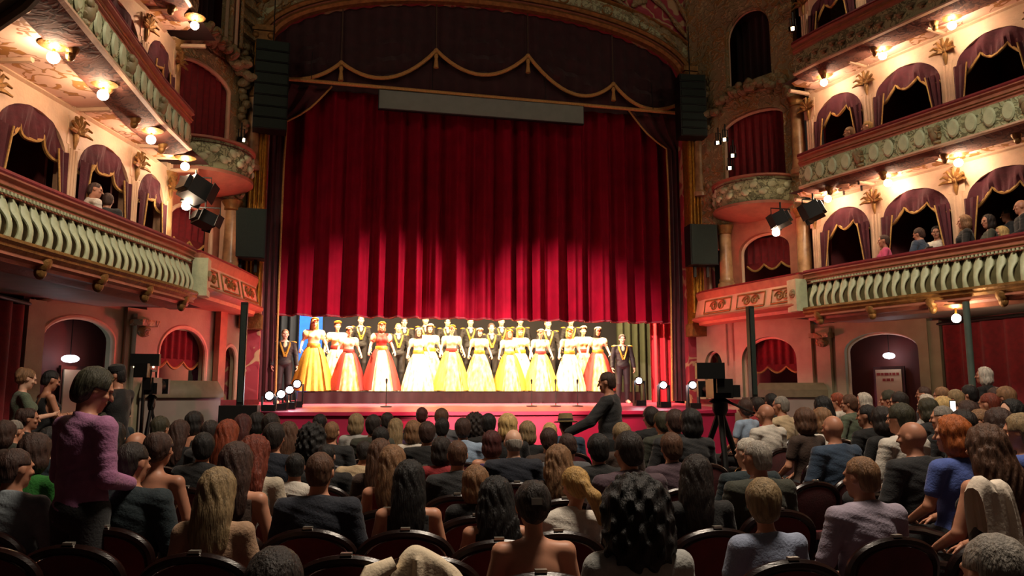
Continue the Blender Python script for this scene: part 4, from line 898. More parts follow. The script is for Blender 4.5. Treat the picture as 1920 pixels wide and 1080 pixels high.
def person_mesh(sex, J, yaw=0, pitch=0, roll=0, h=.0105, name='body', gown=False):
    """J: joints dict. returns (mesh with face colours, torso prims for clothes, head centre, head rotation)"""
    S = SEX[sex]; B, A, N_ = rotm(J.get('tyaw', 0)), {}, None
    pel, wai, che, nb, hc = (np.array(J[q], float) for q in ('pel', 'wai', 'che', 'nb', 'hc'))
    R = rotm(yaw, pitch, roll)
    torso = [el(pel, S['hip'], B, .05), el(wai, S['waist'], B, .05), el(che, S['chest'], B, .05)]
    if sex == 'f':
        for s in (-1, 1): torso.append(el(che + B @ np.array([s * .07, .085, -.02]), (.06, .055, .06), B, .03))
    arms = []; legs = []
    for s, q in ((-1, 'l'), (1, 'r')):
        sh, eb, wr = (np.array(J[p + q], float) for p in ('sh', 'el', 'wr'))
        torso += [rc(nb + np.array([0, -.01, -.02]), sh, S['neck'] * .95, S['arm'][0] * 1.02, .03)]
        arms.append((rc(sh, eb, S['arm'][0], S['arm'][1], .02), rc(eb, wr, S['arm'][1], S['arm'][2], .012)))
        hp, kn, an, to = (np.array(J[p + q], float) for p in ('hp', 'kn', 'an', 'to'))
        legs += [rc(hp, kn, S['leg'][0], S['leg'][1], .02), rc(kn, an, S['leg'][1], S['leg'][2], .02), el(kn * .65 + an * .35 + np.array([0, -.02, 0]), (.05, .055, .1), None, .03), rc(an, to, .038, .03, .02), rc(an + np.array([0, -.02, -.03]), to, .035, .028, .02)]
    neck = [rc(nb + np.array([0, 0, -.03]), hc + R @ np.array([0, -.012, -.06]), S['neck'] * 1.05, S['neck'] * .92, .025)]
    sk = torso + [a for p in arms for a in p] + ([] if gown else legs) + neck + head_prims(hc, R)
    V, Q = sdf(sk, h, raw=True)
    for s, q in ((-1, 'l'), (1, 'r')):
        eb, wr = np.array(J['el' + q], float), np.array(J['wr' + q], float); d = (wr - eb) / np.linalg.norm(wr - eb)
        palm = np.array(J.get('palm' + q, (0, .3, -1) if abs(d[2]) < .8 else (-s, .2, 0)), float); z = -d; y = palm - z * (palm @ z); y /= np.linalg.norm(y); x = np.cross(y, z); M_ = np.stack([x, y, z], 1)
        HV = HAND[0].copy()
        if (x @ np.array([-s, .5, 0])) < 0: HV[:, 0] *= -1; HQ = HAND[1][:, ::-1]
        else: HQ = HAND[1]
        k = .95 if sex == 'm' else .85; HV = wr + (HV * k) @ M_.T; Q = np.concatenate([Q, HQ + len(V)]); V = np.concatenate([V, HV])
    me = qmesh(name, V, Q); me.materials.append(skinmat('fair')); me.materials.append(M_EYE); me.materials.append(M_LIP)
    C = np.zeros(len(me.polygons) * 3); me.polygons.foreach_get('center', C); C = (C.reshape(-1, 3) - hc) @ R; mi = np.zeros(len(C), np.int32)
    for s in (-1, 1): mi[((C[:, 0] - s * .031) / .013) ** 2 + ((C[:, 2] - .008) / .007) ** 2 < 1] = 1
    mi[(C[:, 0] / .026) ** 2 + ((C[:, 2] + .055) / .010) ** 2 < 1] = 2; mi[C[:, 1] < .05] = 0; mi[np.linalg.norm(C, axis=1) > .14] = 0
    me.polygons.foreach_set('material_index', mi); me.update()
    return dict(body=me, torso=torso, arms=arms, legs=legs, neck=neck, hc=hc, R=R, nb=nb, S=S, J=J)
def lathe_clip(F, cut): return np.maximum(F, cut)
def garment(pm, kind, h=.011):
    """shirt / jacket / tee / tank / strapless / trousers as a shell over the body"""
    nb = pm['nb']; t = list(pm['torso']); a = [x for p in pm['arms'] for x in p]; wz = pm['J']['pel'][2] - .06
    if kind == 'shirt' or kind == 'jacket':
        g = .012 if kind == 'shirt' else .021
        P = t + a + [rc(nb + np.array([0, -.004, -.02]), nb + np.array([0, .004, .028 if kind == 'shirt' else .018]), pm['S']['neck'] * 1.05, k=.015)]
        wr = [p[1][2] for p in pm['arms']]
        def post(F, X, Y, Z):
            c = np.maximum(F, (Z - nb[2] - (.042 if kind == 'shirt' else .028)) + .35 * (Y - nb[1])); c = np.maximum(c, wz - Z)
            for w in wr: c = np.maximum(c, .028 - np.sqrt((X - w[0]) ** 2 + (Y - w[1]) ** 2 + (Z - w[2]) ** 2))
            return c + .003 * np.sin(38 * X + 9 * np.sin(13 * Z)) * np.sin(31 * Z + 7 * Y)
        return sdf(P, h, post, g, name=kind)
    if kind == 'tee':
        P = t + [rc(p[0][1], p[0][1] + (p[0][2] - p[0][1]) * .6, p[0][3] * 1.08, p[0][4] * 1.15, .02) for p in pm['arms']]
        def post(F, X, Y, Z): return np.maximum(np.maximum(F, Z - nb[2] - .022 + .4 * (Y - nb[1])), wz - Z) + .003 * np.sin(40 * X) * np.sin(28 * Z)
        return sdf(P, h, post, .012, name='tee')
    if kind == 'tank':
        def post(F, X, Y, Z): return np.maximum(np.maximum(np.maximum(F, Z - nb[2] + .03), np.abs(X - nb[0]) - .125), np.maximum(wz - Z, .045 - np.abs(X - nb[0]) - np.maximum(0, (nb[2] - .11 - Z) * 2)))
        return sdf(t, h, post, .009, name='tank')
    if kind == 'strapless':
        def post(F, X, Y, Z): return np.maximum(np.maximum(F, Z - nb[2] + .17), wz - Z)
        return sdf(t, h, post, .009, name='strapless')
    if kind == 'trousers':
        an = max(j[2] for j in (pm['J']['anl'], pm['J']['anr']))
        def post(F, X, Y, Z): return np.maximum(np.maximum(F, Z - pm['J']['wai'][2] + .04), .05 + an * .3 - Z)
        return sdf(t[:1] + [p for p in pm['legs'] if not (p[0] == 'rc' and p[4] <= .03)], .013, post, .014, name='trousers')
def hairmesh(style):
    h = .0075
    if style == 'short':
        P = [el((0, -.014, .026), (.083, .099, .1)), el((0, -.05, -.03), (.066, .055, .06))]
        cut = lambda X, Y, Z: np.maximum(np.maximum(Y - .052 - .9 * np.maximum(0, Z - .075), -.075 - Z), np.minimum(Y + .028, -(Z - .028) ) )
    elif style == 'full':
        P = [el((0, -.016, .03), (.092, .106, .106)), el((0, -.055, -.03), (.075, .06, .07))]
        cut = lambda X, Y, Z: np.maximum(np.maximum(Y - .06 - .9 * np.maximum(0, Z - .07), -.095 - Z), np.minimum(Y + .012, -(Z - .012)))
    elif style == 'bald':
        P = [el((0, -.018, .006), (.0775, .0905, .088)), el((0, -.05, -.03), (.062, .05, .053))]
        cut = lambda X, Y, Z: np.maximum(np.maximum(np.maximum(Y - .02, -.072 - Z), Z - .022 + .3 * (Y + .06)), np.minimum(Y + .028, -(Z - .02)))
    elif style == 'bob':
        P = [el((0, -.014, .02), (.1, .112, .112)), el((0, -.03, -.065), (.104, .09, .095))]
        cut = lambda X, Y, Z: np.maximum(Y - .035 - .5 * np.maximum(0, Z - .06) - .25 * np.abs(X), -.145 - Z)
    elif style == 'long':
        P = [el((0, -.014, .02), (.097, .11, .11)), el((0, -.045, -.08), (.104, .08, .12), k=.04), el((0, -.085, -.2), (.105, .05, .17), k=.05)]
        cut = lambda X, Y, Z: np.maximum(Y - .03 - .5 * np.maximum(0, Z - .06) - .25 * np.abs(X), -.36 - Z)
    elif style == 'wavy':
        P = [el((0, -.014, .02), (.104, .114, .114)), el((0, -.045, -.09), (.125, .09, .13), k=.04), el((.02, -.085, -.21), (.125, .06, .15), k=.05)]
        cut = lambda X, Y, Z: np.maximum(Y - .03 - .5 * np.maximum(0, Z - .06) - .25 * np.abs(X), -.36 - Z) + .008 * np.sin(60 * Z + 20 * X)
    elif style == 'updo':
        P = [el((0, -.014, .022), (.088, .102, .1)), el((0, -.07, -.02), (.06, .05, .06)), el((0, -.085, .045), (.062, .05, .07), k=.015), el((.02, -.1, .01), (.04, .035, .045), k=.012), el((-.022, -.1, .03), (.04, .035, .04), k=.012)]
        cut = lambda X, Y, Z: np.maximum(np.maximum(Y - .05 - .9 * np.maximum(0, Z - .075), -.085 - Z), np.minimum(Y + .02, -(Z - .02)))
    elif style == 'ponytail':
        P = [el((0, -.014, .024), (.086, .102, .1)), el((0, -.06, -.03), (.064, .05, .055)), el((0, -.105, .0), (.035, .035, .03)), rc((0, -.11, 0), (.02, -.15, -.08), .03, .042, .02), rc((.02, -.15, -.08), (.03, -.14, -.24), .042, .018, .02)]
        cut = lambda X, Y, Z: np.where(Y < -.085, -1.0, np.maximum(np.maximum(Y - .05 - .9 * np.maximum(0, Z - .075), -.08 - Z), np.minimum(Y + .02, -(Z - .02))))
    elif style == 'curly':
        P = [el((0, -.02, .0), (.135, .13, .135)), el((0, -.05, -.1), (.14, .11, .13), k=.04)]
        cut = lambda X, Y, Z: np.maximum(Y - .04 - .5 * np.maximum(0, Z - .06) - .15 * np.abs(X), -.24 - Z)
    amp = {'curly': .007, 'wavy': .006, 'long': .004, 'bob': .004}.get(style, .0025); fr = 85 if style == 'curly' else 120
    def post(F, X, Y, Z):
        F = F + amp * ((np.sin(fr * X + 3 * np.sin(19 * Z)) * np.sin(fr * .9 * Y + 2)) if style != 'curly' else 1.3 * (np.sin(fr * X + 2 * np.sin(23 * Y)) * np.sin(fr * .9 * Z + 1) + np.sin(fr * .8 * Y + 3 * Z) * np.sin(fr * 1.1 * X + 2 + 20 * Z))); return np.maximum(F, cut(X, Y, Z))
    return sdf(P, h, post, name='hair')
HAIR = {}
def hair_of(style):
    if style not in HAIR: HAIR[style] = hairmesh(style)
    return HAIR[style]
HC = {'black': '#0d0a09', 'dark': '#1d130e', 'brown': '#38221a', 'midbrown': '#523523', 'light': '#7c5a3c', 'ash': '#86704f', 'blond': '#b08a4e', 'fair': '#c2a268', 'auburn': '#6b2a16', 'red': '#7d3418', 'ginger': '#a4551f', 'darkred': '#431613', 'grey': '#7c756c', 'white': '#b9b2a6', 'olive': '#33301f', 'silver': '#958e84'}
def hmat(k): return mat('hair_' + k, HC[k], .62, var=.35, scale=26, stretch=(2.2, 2.2, .35), bump=.5, bscale=60)
CC_ = {'navy': '#151b29', 'black': '#0d0d0e', 'teal': '#12242a', 'white': '#cfc8bc', 'cream': '#c2ab88', 'green': '#1d6b1c', 'greyblue': '#8a949a', 'lilac': '#9a8fa0', 'mauve': '#4a3640', 'olive': '#36382c', 'blue': '#4a5fa6', 'beige': '#a58468', 'grey': '#55565a', 'palegrey': '#a6a6a2', 'red': '#8c1f24', 'plum': '#3b2240', 'lace': '#b9ad98', 'brownc': '#3c2a20', 'charcoal': '#222325', 'pinkmauve': '#a0688f', 'pinkbright': '#c24a72', 'sage': '#596450', 'bluewhite': '#8f9ab4', 'lightblue': '#8ea3bb', 'denim': '#2f4258', 'purple': '#4d3a6e'}
def cmat(k): return mat('cloth_' + k, CC_[k], .8, var=.12, scale=16, bump=.25, bscale=70, sheen=.1)
# ---- seated poses: origin on the floor under the hips, facing +Y, seat 0.46 high
def seated(sex, yaw=0, pitch=0, lean=0, fwd=0):
    S = SEX[sex]; sh = S['sh']; k = 1.0 if sex == 'm' else .96
    top = lambda z: np.array([lean * (z - .55), fwd * (z - .55) - .05 * (z - .55), z * 1.0])
    J = dict(pel=top(.56), wai=top(.72), che=top(.90), nb=top(1.035) + np.array([0, -.01, 0]), hc=top(1.2) + np.array([0, .03, 0]))
    for s, q in ((-1, 'l'), (1, 'r')):
        c = top(1.0); J['sh' + q] = c + np.array([s * sh, -.01, -.005]); J['el' + q] = top(.76) + np.array([s * (sh + .06), .02, 0]); J['wr' + q] = np.array([s * .1, .27, .64])
        J['hp' + q] = (s * .09, .0, .54); J['kn' + q] = (s * .12, .43, .52); J['an' + q] = (s * .12, .42, .09); J['to' + q] = (s * .14, .58, .04); J['palm' + q] = (0, 0, -1)
    return person_mesh(sex, J, yaw, pitch, -lean * .8, name='body')
SEAT = {}
def seat_pose(sex, y, lean=0):
    key = (sex, y, lean)
    if key not in SEAT: SEAT[key] = seated(sex, math.radians(y), -.06 if not lean else -.15, lean)
    return SEAT[key]
GARM = {}
def seat_garment(sex, lean, kind):
    key = (sex, lean, kind)
    if key not in GARM: GARM[key] = garment(seat_pose(sex, 0, lean), kind)
    return GARM[key]
def put(parent_name, pm, loc, rz, sc, label, hair, hcol, top, tcol, skin, garm, group=None, extra=(), cat='person', toplabel=None):
    o = bpy.data.objects.new('person', pm['body']); link(o); o.location = V3(loc); o.rotation_euler = (0, 0, rz); o.scale = (sc,) * 3
    sm = skinmat(skin)
    if pm['body'].materials[0] != sm: o.material_slots[0].link = 'OBJECT'; o.material_slots[0].material = sm
    tag(o, label, cat, group)
    if hair and hair != 'none':
        hme = hair_of(hair); ho = obj('hair', hme, o, hmat(hcol)); M_ = Matrix(pm['R'].tolist()).to_4x4(); M_.translation = Vector(V3(pm['hc'])); ho.matrix_local = M_
    for nm, me, mm in garm:
        obj(nm, me, o, mm)
    return o
SEAT_TOP = 1.2 + .02 + .095 + .012      # crown of a seated figure
# ================================================================== THE AUDIENCE
def facing(x, y): return math.atan2(-(-.6 - x), 15.5 - y) * -.8 if False else -math.atan2(-.6 - x, 15.5 - y) * .8
# px, y of crown, distance, sex, hair style, hair colour, garment, garment colour, head turn (deg, + = towards the near wall), lean, skin, label
AUD = [
 (515, 1030, 2.25, 'm', 'full', 'dark', 'jacket', 'charcoal', 0, 0, 'fair', 'dark-haired person whose crown just shows above the lowest row of chairs'),
 (1872, 1000, 2.05, 'm', 'short', 'grey', 'shirt', 'beige', 0, 0, 'fair', 'grey-haired person looming in the lower corner beside the pale coat'),
 (600, 847, 4.55, 'm', 'short', 'midbrown', 'jacket', 'navy', 0, 0, 'fair', 'person with cropped grey-brown hair in a navy suit, mid foreground'),
 (768, 862, 4.35, 'f', 'long', 'black', 'tank', 'black', 0, 0, 'fair', 'person with very long straight black hair and bare arms'),
 (1000, 898, 3.45, 'f', 'updo', 'dark', 'strapless', 'brownc', 0, 0, 'fair', 'bare-shouldered person with dark pinned-up hair and a glinting clip'),
 (1193, 893, 3.4, 'f', 'curly', 'black', 'tee', 'palegrey', 0, 0, 'fair', 'person with a huge mop of dark curly hair'),
 (1433, 898, 3.75, 'f', 'full', 'ash', 'tee', 'bluewhite', -20, 0, 'fair', 'person with short blonde hair and blue-white patterned top'),
 (1616, 855, 4.3, 'm', 'short', 'light', 'shirt', 'lilac', 20, 0, 'ruddy', 'person with cropped light brown hair, lilac shirt and dark lanyard'),
 (408, 876, 4.4, 'f', 'long', 'ash', 'tee', 'beige', 0, 0, 'fair', 'person with long ash-blonde hair beside the dark teal jacket'),
 (249, 828, 4.75, 'm', 'short', 'dark', 'jacket', 'teal', -20, 0, 'ruddy', 'broad person in dark teal jacket with short dark hair'),
 (298, 808, 5.35, 'f', 'updo', 'brown', 'strapless', 'beige', 0, 0, 'ruddy', 'person with brown hair pinned up and bare tanned shoulders'),
 (28, 840, 4.55, 'm', 'short', 'brown', 'shirt', 'greyblue', -20, 0, 'ruddy', 'person with short brown hair and pale grey-blue shirt at the edge'),
 (66, 812, 5.3, 'f', 'bob', 'brown', 'tee', 'green', 0, 0, 'fair', 'person with brown bob in a green top behind the grey-blue shirt'),
 (443, 828, 5.1, 'f', 'long', 'brown', 'tank', 'brownc', 0, 0, 'fair', 'person with long dark brown hair next to the auburn one'),
 (478, 816, 5.35, 'f', 'wavy', 'auburn', 'tee', 'lace', -20, 0, 'fair', 'person with wavy auburn hair and white lacy top'),
 (553, 849, 5.6, 'm', 'short', 'black', 'shirt', 'white', 20, 0, 'ruddy', 'person with black hair in a white shirt leaning behind the navy suit'),
 (612, 832, 6.2, 'm', 'short', 'black', 'jacket', 'black', 0, 0, 'fair', 'person in black jacket just beyond the navy suit'),
 (736, 834, 5.2, 'f', 'long', 'light', 'tank', 'red', 0, 0, 'fair', 'person with long light brown hair beyond the black-haired one'),
 (858, 825, 6.0, 'm', 'short', 'midbrown', 'shirt', 'charcoal', 0, 0, 'fair', 'person with cropped brown hair and charcoal shirt above the light bob'),
 (892, 872, 5.0, 'f', 'bob', 'light', 'tee', 'black', 0, 0, 'fair', 'person with straight light brown bob and black top'),
 (930, 894, 4.15, 'f', 'wavy', 'black', 'tank', 'black', 0, 0, 'fair', 'person with wavy black hair beside the bare-shouldered one'),
 (1047, 834, 5.7, 'f', 'wavy', 'light', 'tee', 'brownc', 0, 0, 'fair', 'person with loose light brown hair beyond the ponytail'),
 (1080, 873, 4.35, 'f', 'ponytail', 'blond', 'shirt', 'white', 20, .25, 'fair', 'blonde person with ponytail leaning over in a white blouse'),
 (1122, 814, 6.3, 'm', 'full', 'black', 'shirt', 'black', 0, 0, 'ruddy', 'person with thick black hair beside the mauve-grey shirt'),
 (1178, 810, 5.0, 'm', 'full', 'dark', 'shirt', 'mauve', 20, 0, 'ruddy', 'tall person in mauve-grey shirt beyond the curly mop'),
 (1166, 793, 7.6, 'f', 'full', 'ash', 'tee', 'brownc', 0, 0, 'fair', 'fair-haired person half hidden by the tall mauve shirt'),
 (1259, 812, 6.4, 'm', 'full', 'midbrown', 'shirt', 'mauve', 0, 0, 'ruddy', 'person with tousled brown hair and plum shirt, alone beside an empty chair'),
 (1308, 852, 4.75, 'f', 'long', 'dark', 'tee', 'black', -30, 0, 'ruddy', 'person with long dark hair turning towards the far wall'),
 (1420, 825, 5.3, 'm', 'short', 'silver', 'jacket', 'olive', 20, 0, 'ruddy', 'silver-haired person in an olive jacket'),
 (1402, 820, 5.95, 'm', 'short', 'white', 'jacket', 'teal', 20, 0, 'pale', 'white-haired person hidden behind the silver-haired one'),
 (1563, 777, 7.6, 'm', 'none', 'midbrown', 'jacket', 'denim', 0, 0, 'ruddy', 'balding person in a denim-blue jacket leaning forward'),
 (1712, 788, 5.9, 'm', 'none', 'brown', 'jacket', 'charcoal', 20, 0, 'ruddy', 'bald tanned person in a charcoal jacket'),
 (1786, 778, 5.7, 'f', 'bob', 'ginger', 'tee', 'blue', 30, 0, 'fair', 'ginger-haired person in a bright blue top'),
 (1850, 796, 4.9, 'f', 'wavy', 'midbrown', 'tank', 'black', 0, 0, 'fair', 'person with long wavy brown hair and black top, legs turned into the aisle'),
 (1689, 757, 7.0, 'm', 'full', 'olive', 'shirt', 'white', 20, 0, 'fair', 'dark-haired person in a white shirt beyond the bald tanned one'),
 (1654, 762, 7.6, 'f', 'bob', 'dark', 'tee', 'black', 0, 0, 'fair', 'person with dark bob next to the white shirt'),
 (963, 803, 6.9, 'm', 'bald', 'silver', 'jacket', 'navy', 0, 0, 'pale', 'pale balding person in navy suit near the middle'),
 (922, 807, 7.9, 'f', 'bob', 'darkred', 'tank', 'purple', 0, 0, 'fair', 'person with dark red bob beside the pale balding one'),
 (1029, 803, 7.9, 'm', 'full', 'brown', 'shirt', 'brownc', 0, 0, 'fair', 'person with brown hair below the straw hat'),
 (1066, 812, 7.2, 'm', 'short', 'brown', 'jacket', 'grey', 0, .2, 'fair', 'person bending low in a grey jacket below the straw hat'),
 (1061, 780, 9.4, 'm', 'short', 'brown', 'shirt', 'denim', 0, 0, 'ruddy', 'person wearing a straw trilby hat near the stage'),
 (514, 793, 7.0, 'm', 'full', 'dark', 'jacket', 'navy', 0, 0, 'fair', 'person with dark hair in a navy jacket at the end of the auburn heads'),
 (540, 790, 8.3, 'f', 'long', 'midbrown', 'tank', 'beige', 30, 0, 'fair', 'person with brown hair showing a bare pale arm beside a navy jacket'),
 (586, 793, 7.6, 'f', 'curly', 'black', 'tee', 'black', 0, 0, 'fair', 'person with a round black curly head below the stage lip'),
 (622, 790, 8.0, 'm', 'short', 'light', 'jacket', 'charcoal', 0, 0, 'fair', 'person with light brown crop and white collar beside the curly black head'),
 (600, 777, 10.4, 'm', 'full', 'black', 'shirt', 'black', 0, 0, 'fair', 'small black-haired head against the pink stage front'),
 (668, 775, 10.3, 'f', 'bob', 'ash', 'tee', 'palegrey', 0, 0, 'fair', 'ash-blonde head against the pink stage front'),
 (700, 778, 9.4, 'm', 'full', 'dark', 'jacket', 'olive', 0, 0, 'fair', 'dark head in an olive jacket beside the ash-blonde one'),
 (726, 774, 11.2, 'm', 'full', 'dark', 'shirt', 'black', 0, 0, 'fair', 'tiny dark head at the front row beside the olive jacket'),
 (742, 784, 9.6, 'f', 'long', 'ash', 'tee', 'plum', 0, 0, 'fair', 'person with long ash hair and plum top near the front'),
 (714, 801, 7.8, 'f', 'full', 'black', 'jacket', 'charcoal', 0, 0, 'fair', 'black-haired person above a cream jacket'),
 (684, 826, 6.9, 'm', 'short', 'dark', 'jacket', 'cream', 0, .2, 'fair', 'person bent forward in a cream jacket'),
 (713, 822, 6.1, 'f', 'long', 'midbrown', 'tee', 'brownc', 0, 0, 'fair', 'person with mid-brown hair between the cream jacket and the light long hair'),
 (775, 788, 9.0, 'f', 'bob', 'light', 'tee', 'white', 0, 0, 'fair', 'person with light brown bob and a white sleeve'),
 (791, 763, 11.6, 'm', 'short', 'darkred', 'shirt', 'black', 0, 0, 'ruddy', 'reddish-dark head rising alone against the pink stage'),
 (828, 766, 10.6, 'm', 'full', 'midbrown', 'shirt', 'grey', 0, 0, 'fair', 'brown-grey head standing out over the pink stage lip'),
 (801, 791, 8.2, 'm', 'full', 'brown', 'jacket', 'black', 0, 0, 'ruddy', 'brown-haired person with white collar and black jacket'),
 (829, 784, 9.4, 'm', 'full', 'black', 'shirt', 'mauve', 0, 0, 'fair', 'black-haired person in mauve below the brown-grey head'),
 (828, 819, 7.0, 'f', 'bob', 'dark', 'tee', 'red', 0, 0, 'fair', 'person with dark bob in a dull red top'),
 (868, 784, 8.4, 'm', 'full', 'brown', 'shirt', 'lightblue', 0, 0, 'fair', 'brown-haired person in a pale blue shirt'),
 (891, 774, 9.9, 'f', 'curly', 'dark', 'tee', 'sage', 0, 0, 'fair', 'small dark curly head beyond the pale blue shirt'),
 (916, 776, 9.0, 'm', 'full', 'black', 'shirt', 'black', 0, 0, 'fair', 'black head beside the fair bob near the front'),
 (952, 775, 8.8, 'f', 'bob', 'fair', 'tee', 'black', 0, 0, 'fair', 'fair-haired bob above the pale balding person'),
 (989, 789, 8.9, 'f', 'bob', 'ash', 'tee', 'black', 0, 0, 'fair', 'greyish-blonde bob between the fair bob and straw hat'),
 (1031, 793, 9.2, 'f', 'full', 'fair', 'tee', 'cream', 0, 0, 'fair', 'pale blond crown just below the straw hat brim'),
 (1221, 763, 9.8, 'm', 'full', 'dark', 'shirt', 'black', 0, 0, 'fair', 'dark head beside the standing usher in black'),
 (1242, 772, 9.0, 'm', 'full', 'olive', 'shirt', 'olive', 0, 0, 'fair', 'olive-brown head next to the dark one by the usher'),
 (1266, 768, 8.4, 'm', 'full', 'brown', 'shirt', 'charcoal', 0, 0, 'fair', 'brown head between the usher and the television camera'),
 (1296, 766, 7.9, 'f', 'bob', 'black', 'jacket', 'charcoal', 0, 0, 'fair', 'black-haired person right beneath the television camera'),
 (1437, 756, 8.6, 'm', 'none', 'midbrown', 'shirt', 'white', 20, 0, 'ruddy', 'balding person in white shirt before the far stair wall'),
 (1465, 742, 9.6, 'm', 'short', 'grey', 'shirt', 'cream', 20, 0, 'ruddy', 'person in cream shirt seated against the pale stair wall'),
 (1398, 748, 10.5, 'f', 'full', 'brown', 'tee', 'lightblue', -20, 0, 'ruddy', 'person in pale blue behind the television camera'),
 (1420, 745, 11.4, 'm', 'full', 'dark', 'shirt', 'red', 0, 0, 'ruddy', 'dark-haired person in red at the foot of the column loudspeaker'),
 (1447, 738, 11.6, 'm', 'full', 'black', 'shirt', 'charcoal', -20, 0, 'ruddy', 'black-haired profile in front of the stage-box ledge'),
 (1509, 764, 7.8, 'f', 'bob', 'midbrown', 'tee', 'brownc', 0, 0, 'fair', 'person with full brown bob before the stair wall'),
 (1543, 742, 9.6, 'f', 'long', 'black', 'jacket', 'black', 0, 0, 'fair', 'person with long black hair behind the denim jacket'),
 (1541, 764, 8.5, 'f', 'bob', 'light', 'tee', 'white', 0, 0, 'fair', 'light-haired head between the brown bob and the denim jacket'),
 (1570, 737, 10.8, 'f', 'full', 'red', 'tee', 'white', 20, 0, 'ruddy', 'reddish-haired person with white collar by the doorway pilaster'),
 (1593, 740, 9.8, 'm', 'full', 'midbrown', 'shirt', 'sage', 20, 0, 'ruddy', 'brown-haired person in a sage green shirt'),
 (1620, 736, 10.4, 'f', 'bob', 'white', 'tee', 'beige', 20, 0, 'ruddy', 'white-haired person with pink cheek below the notice board'),
 (1627, 758, 8.6, 'm', 'short', 'black', 'shirt', 'black', 20, 0, 'tan', 'person with cropped black hair in a black shirt'),
 (1667, 732, 10.2, 'm', 'full', 'olive', 'shirt', 'red', 20, 0, 'ruddy', 'olive-brown head in front of the notice board corner'),
 (1686, 735, 9.6, 'm', 'full', 'dark', 'shirt', 'black', 20, 0, 'ruddy', 'dark head with red ear beside the notice board'),
 (1733, 724, 11.8, 'm', 'short', 'brown', 'shirt', 'charcoal', 0, 0, 'ruddy', 'brown head at the doorway edge under the exit lamp'),
 (1737, 739, 10.6, 'f', 'bob', 'white', 'tee', 'palegrey', 0, 0, 'pale', 'white-haired head between the doorway and the red wall curtain'),
 (1740, 746, 8.4, 'f', 'bob', 'olive', 'jacket', 'charcoal', 0, 0, 'fair', 'broad dark olive head beyond the white shirt'),
 (1768, 743, 9.2, 'f', 'bob', 'fair', 'tee', 'cream', 0, 0, 'fair', 'bright fair bob in the crowded side seats'),
 (1768, 760, 7.6, 'm', 'short', 'grey', 'shirt', 'charcoal', 20, 0, 'fair', 'grey head between the fair bob and the ginger one'),
 (1766, 726, 11.6, 'f', 'full', 'light', 'tee', 'brownc', 0, 0, 'ruddy', 'light brown head against the near edge of the red wall curtain'),
 (1792, 731, 10.6, 'f', 'full', 'ash', 'tee', 'olive', 0, 0, 'ruddy', 'ash-brown head left of the slim post'),
 (1818, 722, 11.0, 'm', 'full', 'black', 'jacket', 'black', 0, 0, 'fair', 'black head in front of the slim post'),
 (1814, 751, 8.4, 'f', 'bob', 'brown', 'tee', 'black', 20, 0, 'fair', 'brown bob lit by a phone screen'),
 (1806, 768, 7.0, 'f', 'bob', 'dark', 'tee', 'black', 0, 0, 'fair', 'dark bob just behind the ginger hair'),
 (1838, 766, 7.4, 'm', 'short', 'light', 'shirt', 'beige', 30, 0, 'ruddy', 'light cropped head turned sideways above the wavy brown hair'),
 (1856, 736, 9.4, 'm', 'short', 'auburn', 'shirt', 'white', 0, 0, 'ruddy', 'reddish cropped head with white collar in the side seats'),
 (1868, 727, 10.6, 'm', 'full', 'brown', 'shirt', 'black', 0, 0, 'fair', 'brown head below the standing white-haired person'),
 (1886, 725, 10.0, 'f', 'full', 'light', 'tee', 'mauve', 0, 0, 'ruddy', 'light head in mauve near the frame edge under the red curtain'),
 (1872, 764, 6.6, 'f', 'long', 'brown', 'tee', 'brownc', 0, 0, 'fair', 'person with long brown hair beyond the wavy-haired one'),
 (1898, 748, 7.8, 'f', 'long', 'black', 'tee', 'beige', 60, 0, 'pale', 'black-haired person showing a pale profile at the side seats'),
 (1914, 776, 6.4, 'f', 'full', 'ash', 'tee', 'blue', 30, 0, 'fair', 'ash-blonde person in blue at the very edge of the side seats'),
 (8, 788, 6.6, 'f', 'bob', 'brown', 'tee', 'brownc', 0, 0, 'fair', 'brown head cut by the frame edge above the grey-blue shirt'),
 (26, 787, 7.2, 'm', 'short', 'grey', 'shirt', 'olive', 0, 0, 'fair', 'grey-brown head behind the green top'),
 (53, 764, 7.6, 'f', 'updo', 'brown', 'tee', 'black', -40, 0, 'ruddy', 'brown-haired person in profile below the two people standing by the red curtain'),
 (94, 799, 6.6, 'm', 'short', 'black', 'jacket', 'teal', 0, 0, 'fair', 'black-haired person beside the standing pink shirt'),
 (192, 772, 8.2, 'f', 'long', 'olive', 'tee', 'olive', 0, 0, 'fair', 'olive-brown head just beyond the standing pink shirt'),
 (213, 790, 7.0, 'f', 'long', 'black', 'tee', 'green', 0, 0, 'fair', 'person with long black hair and green top past the pink shirt'),
 (228, 757, 8.9, 'f', 'bob', 'black', 'tee', 'teal', 0, 0, 'fair', 'black bob below the person with outstretched arms'),
 (256, 808, 6.1, 'm', 'none', 'brown', 'shirt', 'brownc', 0, 0, 'ruddy', 'bald crown peeping over the dark teal jacket'),
 (300, 781, 8.4, 'm', 'full', 'olive', 'shirt', 'grey', 0, 0, 'fair', 'olive-grey head below the small television camera'),
 (337, 787, 8.0, 'f', 'long', 'brown', 'tee', 'black', 0, 0, 'fair', 'long brown hair right of the small television camera'),
 (364, 771, 8.8, 'f', 'bob', 'black', 'tank', 'black', 0, 0, 'fair', 'black bob below the near stage-box stair'),
 (395, 789, 8.0, 'm', 'full', 'dark', 'shirt', 'charcoal', 0, 0, 'fair', 'dark head between the black bob and the red hair'),
 (381, 812, 6.3, 'm', 'full', 'black', 'shirt', 'black', 20, 0, 'ruddy', 'black-haired person beside an empty chair, before the red hair'),
 (427, 786, 7.6, 'f', 'long', 'red', 'tee', 'brownc', 0, 0, 'fair', 'long bright red hair below the column loudspeaker'),
